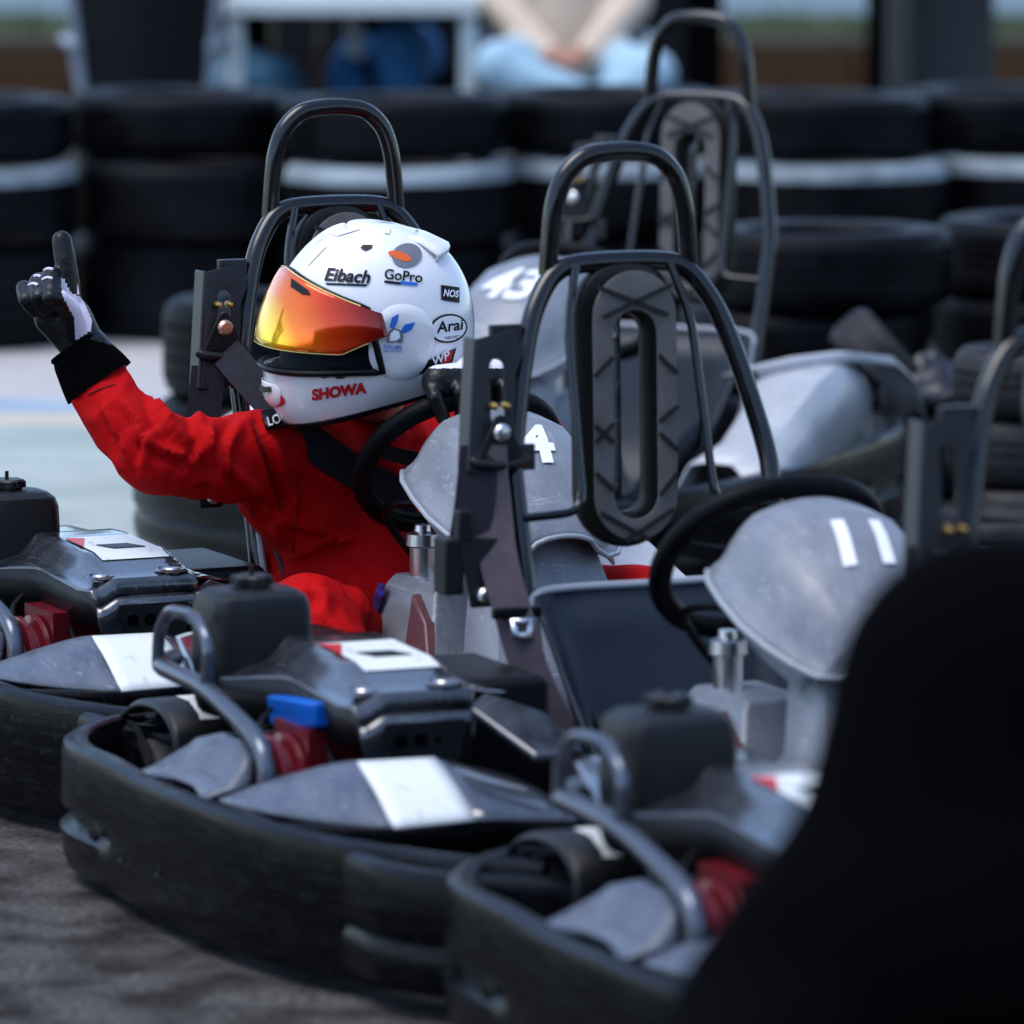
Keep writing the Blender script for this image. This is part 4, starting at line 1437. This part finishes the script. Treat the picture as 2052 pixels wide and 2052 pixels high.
# gloves -------------------------------------------------------------
def glove(name, caps_, white_test, voxel=.0032, smooth=3):
    cs = [(dl(c[0]), c[1], dl(c[2]), c[3]) for c in caps_]
    me = body_mesh(name, cs, voxel, smooth)
    o = link(name, me, ['glove', 'glove_white'], driver)
    loc = Vector(driver.location)
    for p in me.polygons:
        w = loc + p.center
        if white_test(w):
            p.material_index = 1
    return o
def px(w):
    d = Vector(w) - EYE
    z = d.dot(FWD)
    return 1026 + FPX * d.dot(RGT) / z, 1026 - FPX * d.dot(UPV) / z, z
HD = 8.47
g = lambda u, v, dz=0.0: at(u, v, HD + dz)
rc = [(g(196, 742), .043, g(176, 706), .037), (g(168, 700), .034, g(140, 640), .034), (g(150, 680), .030, g(112, 622), .030), (g(160, 690), .030, g(98, 640, .0), .022),
      # index straight up
      (g(140, 618, -.01), .0185, g(137, 566, -.012), .0172), (g(137, 566, -.012), .0172, g(131, 522, -.014), .0165), (g(131, 522, -.014), .0165, g(124, 482, -.01), .0150),
      # middle, ring and little finger curled towards the palm
      (g(116, 610, -.005), .0165, g(103, 556, -.03), .0155), (g(103, 556, -.03), .0155, g(103, 586, -.062), .0145), (g(103, 586, -.062), .0140, g(115, 610, -.05), .0125),
      (g(97, 616, -.0), .0160, g(78, 566, -.022), .0150), (g(78, 566, -.022), .0150, g(78, 596, -.054), .0138), (g(78, 596, -.054), .0135, g(93, 620, -.044), .012),
      (g(82, 625, .004), .0145, g(48, 578, -.008), .0125), (g(48, 578, -.008), .0125, g(52, 600, -.034), .0115), (g(52, 600, -.034), .0115, g(70, 622, -.03), .011),
      # thumb leaves the side of the palm and folds over the middle finger
      (g(152, 668, -.02), .019, g(140, 622, -.045), .0165), (g(140, 622, -.045), .0165, g(118, 598, -.070), .0145), (g(118, 598, -.070), .0145, g(101, 596, -.082), .0125)]
def pip(u, v, poly):
    c = False
    n = len(poly)
    for i in range(n):
        a, b = poly[i], poly[(i + 1) % n]
        if (a[1] > v) != (b[1] > v) and u < (b[0] - a[0]) * (v - a[1]) / (b[1] - a[1]) + a[0]:
            c = not c
    return c
WPATCH = [(122, 556), (128, 560), (140, 585), (165, 597), (184, 640), (182, 662), (152, 682), (149, 640), (124, 590)]
def wt(w):
    u, v, z = px(w)
    if pip(u, v, WPATCH):
        return True
    return False
glove('glove', rc, wt)
stripes = MB()
for (u0, v0, u1, v1, dz) in ((92, 558, 110, 557, -.05), (90, 573, 110, 571, -.075), (68, 566, 84, 564, -.04), (66, 580, 86, 577, -.066)):
    pass
cuff = MB()
ax0, ax1 = g(148, 692), g(199, 768)
t_ = (ax1 - ax0).normalized()
a_ = t_.orthogonal().normalized(); b_ = t_.cross(a_)
rows = []
for f, r_ in ((0, .0405), (.06, .0425), (.12, .0405), (.18, .0428), (.25, .0445), (.45, .0480), (.7, .0525), (.92, .0550), (1.0, .0556), (1.0, .053), (.8, .050)):
    rows.append([dl(ax0 + (ax1 - ax0) * f + (a_ * math.cos(2 * PI * k / 36) + b_ * math.sin(2 * PI * k / 36)) * (r_ * (1 + .018 * math.sin(5 * 2 * PI * k / 36 + f * 3) * f))) for k in range(36)])
cuff.loft(rows, True, False)
link('glove_cuff', cuff.mesh('glove_cuff', 60), 'coat_black', driver)
# finger edge piping and knuckle stripes of the raised hand
link('glove_piping', MB().tube([dl(p) for p in spline([g(122, 467, -.016), g(131, 472, -.018), g(141, 500, -.020), g(149, 535, -.020), g(154, 570, -.020), g(157, 590, -.022)], 5)], .0018, 6).mesh('glove_piping'), 'glove_white', driver)
bv_gl = bvh_of(bpy.data.objects['glove'].data, DINV.inverted())
def on_glove(u, v, off=.0012):
    d = (FWD + RGT * ((u - 1026) / FPX) - UPV * ((v - 1026) / FPX)).normalized()
    h = bv_gl.ray_cast(EYE, d)
    return dl((h[0] if h[0] is not None else at(u, v, HD)) - d * off)
for seg in ([(89, 541), (97, 538), (106, 540)], [(85, 560), (95, 556), (105, 558)], [(68, 554), (75, 552), (82, 554)], [(58, 571), (67, 568), (76, 571)]):
    pts = [on_glove(*p) for p in spline([(a, b, 0) for a, b in seg], 3) for p in [(p.x, p.y)]]
    link('knuckle_stripe', MB().tube(pts, .0022, 6).mesh('knuckle_stripe'), 'glove_white', driver)
# left hand closed round the top of the steering wheel
def wk(a, r=.146, n=0.0):
    return KAM @ (wheel_pt(a, r) + WN * n)
lc = [(wr_l, .036, wk(R(92), .160, .03), .034), (wk(R(82), .165, .026), .026, wk(R(114), .165, .026), .026)]
for k, a in enumerate((80, 93, 106, 119)):
    aa = R(a)
    lc += [(wk(aa, .168, .026), .012, wk(aa, .176, -.008), .0115), (wk(aa, .176, -.008), .0115, wk(aa, .148, -.026), .011), (wk(aa, .148, -.026), .011, wk(aa, .126, -.012), .010)]
lc += [(wk(R(74), .150, .034), .015, wk(R(66), .130, .020), .013), (wk(R(66), .130, .020), .013, wk(R(64), .126, -.006), .012)]
glove('glove', lc, lambda w: px(w)[1] < 738)
# shoulder tab with white letters, belt worn across the chest
tab = [[on_suit(522 + 42 * a + 14 * b, 822 - 5 * a + 36 * b - 4 * a * b, .012) for a in (0, .33, .67, 1)] for b in (0, .33, .67, 1)]
if all(t is not None for r_ in tab for t in r_):
    link('shoulder_tab', MB().loft([[dl(p) for p in r_] for r_ in tab], False, False).mesh('shoulder_tab'), 'black', driver, solid=.004)
    vs, fs = text2d('LO', 1, 0, .03)
    o_ = []
    for a, b in vs:
        u, v = 549 + (a * .94 - b * .3) * 22, 842 - (b * .94 + a * .25) * 26
        o_.append(dl((on_suit(u, v, .0185)) or at(u, v, 8.5)))
    link('lettering', MB().add(o_, fs).mesh('lettering', 60), 'digit', driver)
for st in ([(508, 846), (530, 905), (548, 965), (566, 1035)], [(600, 1010), (590, 1060), (586, 1110)], [(232, 770), (205, 778), (178, 790)]):
    pts = [on_suit(a, b, .0004) for a, b, _ in spline([(a, b, 0) for a, b in st], 8)]
    pts = [dl(p) for p in pts if p is not None]
    if len(pts) > 4:
        link('seam', MB().tube(pts, .0013, 6).mesh('seam'), 'seam', driver)
KAI = KAM.inverted()
g0 = KAM @ Vector((hx(.605) + .035, -.218, .605))
u0, v0, z0 = px(g0)
bp = [g0]
for u, v, dflt in ((475, 728, 8.66), (510, 772, 8.63), (545, 812, 8.60), (585, 856, 8.57), (628, 893, 8.55), (672, 925, 8.53), (715, 948, 8.52), (760, 972, 8.5), (800, 992, 8.5), (840, 1010, 8.5)):
    h = on_suit(u, v, .012) if u > 540 else None
    bp.append(h if h is not None else at(u, v, dflt))
for _ in range(3):
    bp = [bp[0]] + [(bp[i - 1] + bp[i] * 2 + bp[i + 1]) / 4 for i in range(1, len(bp) - 1)] + [bp[-1]]
bp = [bp[0]] + [p - FWD * .016 for p in bp[1:]]
bl_ = [KAI @ p for p in spline(bp, 4)]
sd = []
for i, p in enumerate(bl_):
    t = (bl_[min(i + 1, len(bl_) - 1)] - bl_[max(i - 1, 0)]).normalized()
    v = KAI.to_3x3() @ FWD
    sd.append(tuple(t.cross(v).normalized()))
link('seat_belt', ribbon(bl_, .050, sd, 'seat_belt'), 'belt_new', KA)

# ------------------------------------------------------------------ people and furniture behind the tyre wall
def figure(name, label, caps_, mats_, base, voxel=.016, smooth=6, cat='person'):
    "one body grown from limbs; each limb carries the cloth it wears"
    base = Vector(base)
    cs = [(Vector(c[0]) - base, c[1], Vector(c[2]) - base, c[3]) for c in caps_]
    me = body_mesh(name, cs, voxel, smooth)
    o = link(name, me, mats_)
    o.location = base
    for p in me.polygons:
        best, bi = 9, 0
        for c, raw in zip(cs, caps_):
            d = c[2] - c[0]
            t = max(0, min(1, (p.center - c[0]).dot(d) / max(1e-9, d.length_squared)))
            k = (p.center - c[0] - d * t).length - (c[1] + (c[3] - c[1]) * t)
            if k < best:
                best, bi = k, raw[4]
        p.material_index = bi
    return tag(o, label, cat)
def gp(u, d, z):
    "point at photo column u, distance d, height z"
    return Vector(((u - 1026) * d / FPX, d, z))
D1 = 18.4
# beige jumper, sitting cross-legged
bx = 1130
c3 = [(gp(bx, D1 + .10, .60), .15, gp(bx, D1 + .14, .95), .17, 0), (gp(bx - 60, D1 + .12, .80), .14, gp(bx + 60, D1 + .12, .80), .14, 0), (gp(bx - 95, D1 + .12, 1.02), .08, gp(bx + 95, D1 + .12, 1.02), .08, 0),
      (gp(bx - 112, D1 + .12, 1.00), .070, gp(bx - 140, D1 + .02, .76), .062, 0), (gp(bx - 140, D1 + .02, .76), .060, gp(bx - 30, D1 - .16, .60), .048, 0),
      (gp(bx + 112, D1 + .12, 1.00), .070, gp(bx + 140, D1 + .02, .76), .062, 0), (gp(bx + 140, D1 + .02, .76), .060, gp(bx + 45, D1 - .16, .60), .048, 0),
      (gp(bx - 22, D1 - .18, .595), .040, gp(bx + 6, D1 - .20, .575), .034, 2), (gp(bx + 36, D1 - .18, .595), .040, gp(bx + 10, D1 - .21, .57), .034, 2),
      (gp(bx - 60, D1 + .05, .55), .105, gp(bx - 130, D1 - .30, .575), .082, 1), (gp(bx + 60, D1 + .05, .55), .105, gp(bx + 175, D1 - .28, .545), .082, 1),
      (gp(bx - 130, D1 - .30, .565), .078, gp(bx + 80, D1 - .36, .44), .058, 1), (gp(bx + 175, D1 - .28, .54), .078, gp(bx + 20, D1 - .20, .40), .058, 1),
      (gp(bx + 90, D1 - .36, .44), .045, gp(bx + 175, D1 - .38, .46), .040, 3), (gp(bx + 10, D1 - .22, .39), .045, gp(bx - 90, D1 - .30, .42), .040, 3),
      (gp(bx, D1 + .14, 1.08), .06, gp(bx, D1 + .14, 1.18), .06, 2), (gp(bx, D1 + .12, 1.27), .09, gp(bx, D1 + .10, 1.33), .10, 2)]
figure('person', 'seated person in beige jumper and pale jeans with folded hands and crossed legs', c3, ['beige', 'jeans_pale', 'face_skin', 'shoe'], gp(bx, D1, 0), .014)
# person in dark top and blue-grey jeans at the left of the table, leg reaching right
bx = 470
c1 = [(gp(bx - 20, D1 + .55, .52), .14, gp(bx - 10, D1 + .6, .98), .15, 0), (gp(bx - 10, D1 + .5, .50), .10, gp(bx + 90, D1 + .25, .50), .08, 1), (gp(bx + 90, D1 + .25, .50), .075, gp(bx + 150, D1 + .25, .26), .055, 1),
      (gp(bx + 150, D1 + .25, .26), .055, gp(bx + 170, D1 + .25, .06), .045, 1), (gp(bx - 20, D1 + .5, .48), .10, gp(bx - 20, D1 + .1, .46), .08, 1), (gp(bx - 20, D1 + .1, .46), .075, gp(bx + 10, D1 + .05, .07), .045, 1),
      (gp(bx + 165, D1 + .2, .045), .04, gp(bx + 200, D1 + .1, .04), .035, 2), (gp(bx - 110, D1 + .6, 1.0), .07, gp(bx - 120, D1 + .45, .74), .055, 0), (gp(bx - 120, D1 + .45, .74), .05, gp(bx - 20, D1 + .25, .68), .04, 0),
      (gp(bx - 10, D1 + .6, 1.12), .06, gp(bx - 10, D1 + .58, 1.33), .10, 3)]
figure('person', 'seated person in black top and grey-blue jeans by the left table leg', c1, ['coat_black', 'jeans_grey', 'shoe', 'face_skin'], gp(bx, D1, 0), .014)
# person in blue denim behind the table's right half
bx = 790
c2 = [(gp(bx, D1 + .75, .52), .14, gp(bx, D1 + .8, .98), .16, 0), (gp(bx - 60, D1 + .7, .54), .095, gp(bx - 95, D1 + .40, .50), .075, 1), (gp(bx + 40, D1 + .7, .56), .105, gp(bx + 10, D1 + .30, .60), .090, 1),
      (gp(bx - 95, D1 + .40, .50), .07, gp(bx - 78, D1 + .40, .08), .055, 1), (gp(bx + 10, D1 + .30, .60), .085, gp(bx + 40, D1 + .36, .08), .065, 1), (gp(bx - 72, D1 + .3, .05), .045, gp(bx - 80, D1 + .18, .045), .04, 2), (gp(bx + 38, D1 + .3, .05), .045, gp(bx + 44, D1 + .18, .045), .04, 2),
      (gp(bx - 110, D1 + .8, 1.02), .07, gp(bx - 125, D1 + .6, .78), .055, 0), (gp(bx + 110, D1 + .8, 1.02), .07, gp(bx + 120, D1 + .6, .78), .055, 0), (gp(bx - 120, D1 + .6, .78), .05, gp(bx - 40, D1 + .35, .70), .04, 0), (gp(bx + 120, D1 + .6, .78), .05, gp(bx + 20, D1 + .35, .72), .04, 0),
      (gp(bx, D1 + .8, 1.12), .06, gp(bx, D1 + .78, 1.33), .10, 3)]
figure('person', 'seated person in bright blue jeans behind the right half of the grey table', c2, ['coat_black', 'jeans', 'shoe', 'face_skin'], gp(bx, D1, 0), .014)
# table
tb = empty('table', gp(700, D1 + .1, 0))
tag(tb, 'grey square-legged table behind the tyre wall', 'table')
def tl(p):
    return Vector(p) - Vector(tb.location)
x0, x1 = gp(468, D1 - .2, 0).x, gp(945, D1 - .2, 0).x
link('table_top', MB().box(tl(((x0 + x1) / 2, D1 + .1, .755)), (x1 - x0 + .05, .75, .05)).mesh('table_top'), 'table', tb, bevel=.004)
for x, y in ((x0 + .01, D1 - .2), (x1 - .01, D1 - .2), (x0 + .37, D1 + .42), (x1 - .02, D1 + .42)):
    link('leg', MB().box(tl((x, y, .365)), (.05, .05, .73)).mesh('leg'), 'table', tb, bevel=.004)
link('napkin', MB().box(Vector((0, 0, 0)), (.001, .001, .001)).mesh('napkin'), 'shoe', tb) if False else None
# garden chairs
def chair(u, d, face, label, m, legs=True):
    root = empty('garden_chair', gp(u, d, 0), face)
    tag(root, label, 'chair', 'garden chairs')
    def bk(s, t):
        z = .42 + .44 * t
        w = .19 + .045 * t
        a = s * 2 - 1
        return (w * a, .20 + .07 * t - .05 * a * a, z + .03 * (1 - a * a) * t)
    link('backrest', MB().grid(bk, 10, 8).mesh('backrest', 60), m, root, solid=.012)
    link('back_frame', MB().tube([bk(0, k / 6) for k in range(7)] + [bk(k / 8, 1) for k in range(1, 9)] + [bk(1, 1 - k / 6) for k in range(1, 7)], .016, 8).mesh('back_frame'), 'chair_pale', root)
    link('seat', MB().grid(lambda s, t: ((.21 + .02 * t) * (2 * s - 1), .20 - .42 * t, .42 - .02 * math.sin(PI * t) * math.sin(PI * s)), 8, 8).mesh('seat', 60), m, root, solid=.015)
    for sx in (-1, 1):
        link('arm', MB().tube(spline([(sx * .21, .24, .64), (sx * .26, .05, .65), (sx * .27, -.15, .64), (sx * .25, -.20, .60), (sx * .22, -.2, .42)], 5), .018, 8).mesh('arm'), 'chair_pale', root)
        for sy in (-1, 1):
            link('leg', MB().tube([(sx * .20, sy * .19, .42), (sx * .235, sy * .23, 0)], [.02, .016], 8).mesh('leg'), m, root)
    return root
chair(300, D1 - .15, PI, 'dark grey garden chair left of the table, its back to the tyre wall', 'chair')
chair(1130, D1 + .1, 0, 'grey garden chair under the person in the beige jumper', 'chair_pale')
chair(870, D1 + .85, 0, 'black garden chair behind the right table leg', 'chair')
# dark timber screen behind the table
scr = empty('timber_screen', gp(780, 23.0, 0))
tag(scr, 'dark vertical-board timber screen behind the table and chairs', 'screen')
for k in range(13):
    w_ = (gp(1400, 23, 0).x - gp(190, 23, 0).x) / 13
    link('board', CACHE.setdefault('board', MB().box((0, 0, .85), (w_ - .012, .03, 1.7)).mesh('board')), 'dark_board', scr, bevel=.004).location = (-w_ * 6 + k * w_, .006 * (k % 3), 0)
link('rail', MB().box((0, .06, 1.2), (w_ * 13, .05, .08)).mesh('rail'), 'dark_board', scr)
# timber planter edge with grass and posts farther back
def sleeper(x0, x1, y, z0, z1, par, m='timber'):
    return link('sleeper', MB().box(((x0 + x1) / 2, 0, (z0 + z1) / 2), (x1 - x0 - .012, .14, z1 - z0 - .008)).mesh('sleeper'), m, par, bevel=.008)
rw = empty('timber_border', (0, 25.3, 0))
tag(rw, 'low brown timber sleeper border with a paler capping behind the seats', 'border')
xs = [-4.2, -2.9, -1.5, -.1, 1.2, 2.5, 4.0]
for k in range(len(xs) - 1):
    sleeper(xs[k], xs[k + 1], 0, 0, .15, rw)
    sleeper(xs[k] + .3, xs[k + 1] + .3, 0, .15, .29, rw)
    sleeper(xs[k] - .2, xs[k + 1] - .2, 0, .29, .345, rw, 'timber_top')
gr = MB()
rg = random.Random(11)
for k in range(5200):
    x, y = rg.uniform(-4.2, 4.2), 25.4 + rg.random() ** 1.5 * 3.2
    h = rg.uniform(.03, .11)
    a = rg.uniform(0, PI)
    w = .006
    dx, dy = math.cos(a) * w, math.sin(a) * w
    lx, ly = rg.uniform(-.03, .03), rg.uniform(-.03, .03)
    gr.add([(x - dx, y - dy, .30), (x + dx, y + dy, .30), (x + lx, y + ly, .30 + h)], [(0, 1, 2)])
g_ = link('grass', gr.mesh('grass'), 'grass')
g_['kind'] = 'stuff'
tag(g_, 'short green grass on the raised bed behind the timber border', 'grass')
bed = link('raised_bed', MB().box((0, 27.1, .15), (9, 3.4, .30)).mesh('raised_bed'), mat('soil', (0.05, 0.06, 0.02), 0.95))
bed['kind'] = 'structure'
def post(u, d, w, h, label, m='coat_black'):
    o = link('post', MB().box((0, 0, h / 2), (w, w, h)).mesh('post'), m, None, bevel=.006)
    o.location = gp(u, d, 0)
    return tag(o, label, 'post', 'posts behind the wall')
post(1762, 21.5, .10, 2.4, 'dark square post left of the grey cabinet at upper right')
post(178, 21.0, .11, 2.4, 'dark square post left of the dark garden chair')
post(1410, 20.5, .13, 2.4, 'dark square post behind the rearmost kart hoop')
cab = empty('cabinet', gp(1850, 20.2, 0))
tag(cab, 'grey equipment cabinet with a dark open bay, upper right', 'cabinet')
link('body', MB().box((-.09, 0, .45), (.07, .32, .90)).box((.10, .10, .45), (.30, .10, .90)).box((.02, 0, .06), (.20, .3, .12)).mesh('body'), 'box_grey', cab, bevel=.005)
link('shelf', MB().box((.06, -.02, .33), (.2, .2, .10)).mesh('shelf'), 'chair', cab, bevel=.005)
link('top', MB().box((.03, 0, .915), (.36, .36, .03)).mesh('top'), 'chair', cab, bevel=.004)

# ------------------------------------------------------------------ loose tyres and scrap at the right
ME_KT = MB().lathe(tyre_profile(.138, .128, .07, 3, .03), 44, closed_prof=True).mesh('kart_tyre', 28)
ME_KT.materials.append(M['kart_rubber'])
def kart_tyre(loc, rot, label, sc=1.0):
    o = bpy.data.objects.new('kart_tyre', ME_KT)
    COL.objects.link(o)
    o.location, o.rotation_euler, o.scale = loc, rot, (sc,) * 3
    return tag(o, label, 'tyre', 'loose kart tyres')
for k in range(3):
    p = gp(2058 + (8, -12, 4)[k], 10.9 + (.0, .02, .01)[k], .004 + k * .130)
    kart_tyre(p, (0, 0, k * 1.1), '%s small worn kart tyre in the stack at the right edge' % ('bottom', 'middle', 'top')[k], 1.0)
for k in range(1):
    kart_tyre(gp(1985, 10.45, .004), (0, 0, .4), 'small worn kart tyre lying alone before the stack at the right edge')
sp_ = gp(1790, 11.9, .005)
tyre((sp_.x, sp_.y, .005), 'plain tyre lying flat under the leaning kart tyre and crumpled rubber', 'loose tyres on the right', False, (0, 0, .3), (.95, .95, .92))
kart_tyre((gp(1728, 11.75, 0).x, 11.75, .188 + .060), (R(12), R(48), R(20)), 'slick kart tyre leaning on edge on the flat tyre', .80)
# crumpled sheet
cr_ = MB()
def cf(s, t):
    x, y = (s - .5) * .20, (t - .5) * .22
    z = .075 * math.exp(-((x - .02) ** 2 + y * y) / .006) + .03 * abs(noise.noise(Vector((x * 22, y * 22, 3)))) + .018 * math.sin(t * 30) * (1 - s)
    return (x, y, z)
cr_.grid(cf, 24, 24)
co_ = link('rubber_scrap', cr_.mesh('rubber_scrap', 40), mat('shiny_black_sheet', (0.03, 0.032, 0.04), .3, bump=.4, bscale=30), None, solid=.004)
co_.location = gp(1850, 11.72, .215)
co_.rotation_euler = (R(8), 0, .2)
tag(co_, 'crumpled shiny black rubber scrap lying on the flat tyre at right', 'scrap')

# ------------------------------------------------------------------ black figure close to the lens
ND = 4.75
n_ = lambda u, v, dz=0: at(u, v, ND + dz)
fl = gp(2040, ND, 0)
fc = [(n_(1990, 1392), .134, n_(1990, 1420), .135, 0), (n_(1990, 1400), .135, n_(1962, 1650), .148, 0), (n_(1970, 1640), .15, n_(1960, 1900), .17, 0), (n_(1900, 1640), .115, n_(1832, 1765), .112, 0), (n_(1832, 1765), .112, n_(1570, 2062), .098, 0),
      (n_(1570, 2062), .095, n_(1520, 2330, -.25), .06, 0), (n_(2150, 1640), .10, n_(2380, 2000), .085, 0), (n_(2380, 2000), .085, n_(2300, 2330, -.25), .06, 0), (n_(1990, 1900), .19, Vector((fl.x, ND, .28)), .20, 0),
      (Vector((fl.x - .05, ND, .20)), .14, Vector((fl.x - .20, ND - .42, .14)), .10, 0), (Vector((fl.x + .05, ND, .20)), .14, Vector((fl.x + .22, ND - .42, .14)), .10, 0),
      (Vector((fl.x - .20, ND - .42, .12)), .09, Vector((fl.x - .1, ND - .02, .07)), .06, 0), (Vector((fl.x + .22, ND - .42, .12)), .09, Vector((fl.x + .12, ND - .02, .07)), .06, 0)]
figure('person', 'black hooded figure crouching close to the lens at lower right, out of focus', fc, ['coat_black'], fl, .014, 8)

# ------------------------------------------------------------------ added unseen building behind the camera, blocks low sky light
pb = empty('sky_blocker', (0, -6.5, 0))
tag(pb, 'added dark building behind the camera, unseen, blocking low sky light', 'building')
link('wall', MB().box((0, -.2, 1.45), (26, .4, 2.9)).mesh('wall'), mat('dark_blocker_wall', (0.03, 0.03, 0.034), .8), pb)
link('roof', MB().box((0, -1.0, 3.0), (26.4, 2.4, .2)).mesh('roof'), mat('dark_blocker_roof', (0.04, 0.04, 0.045), .8), pb)
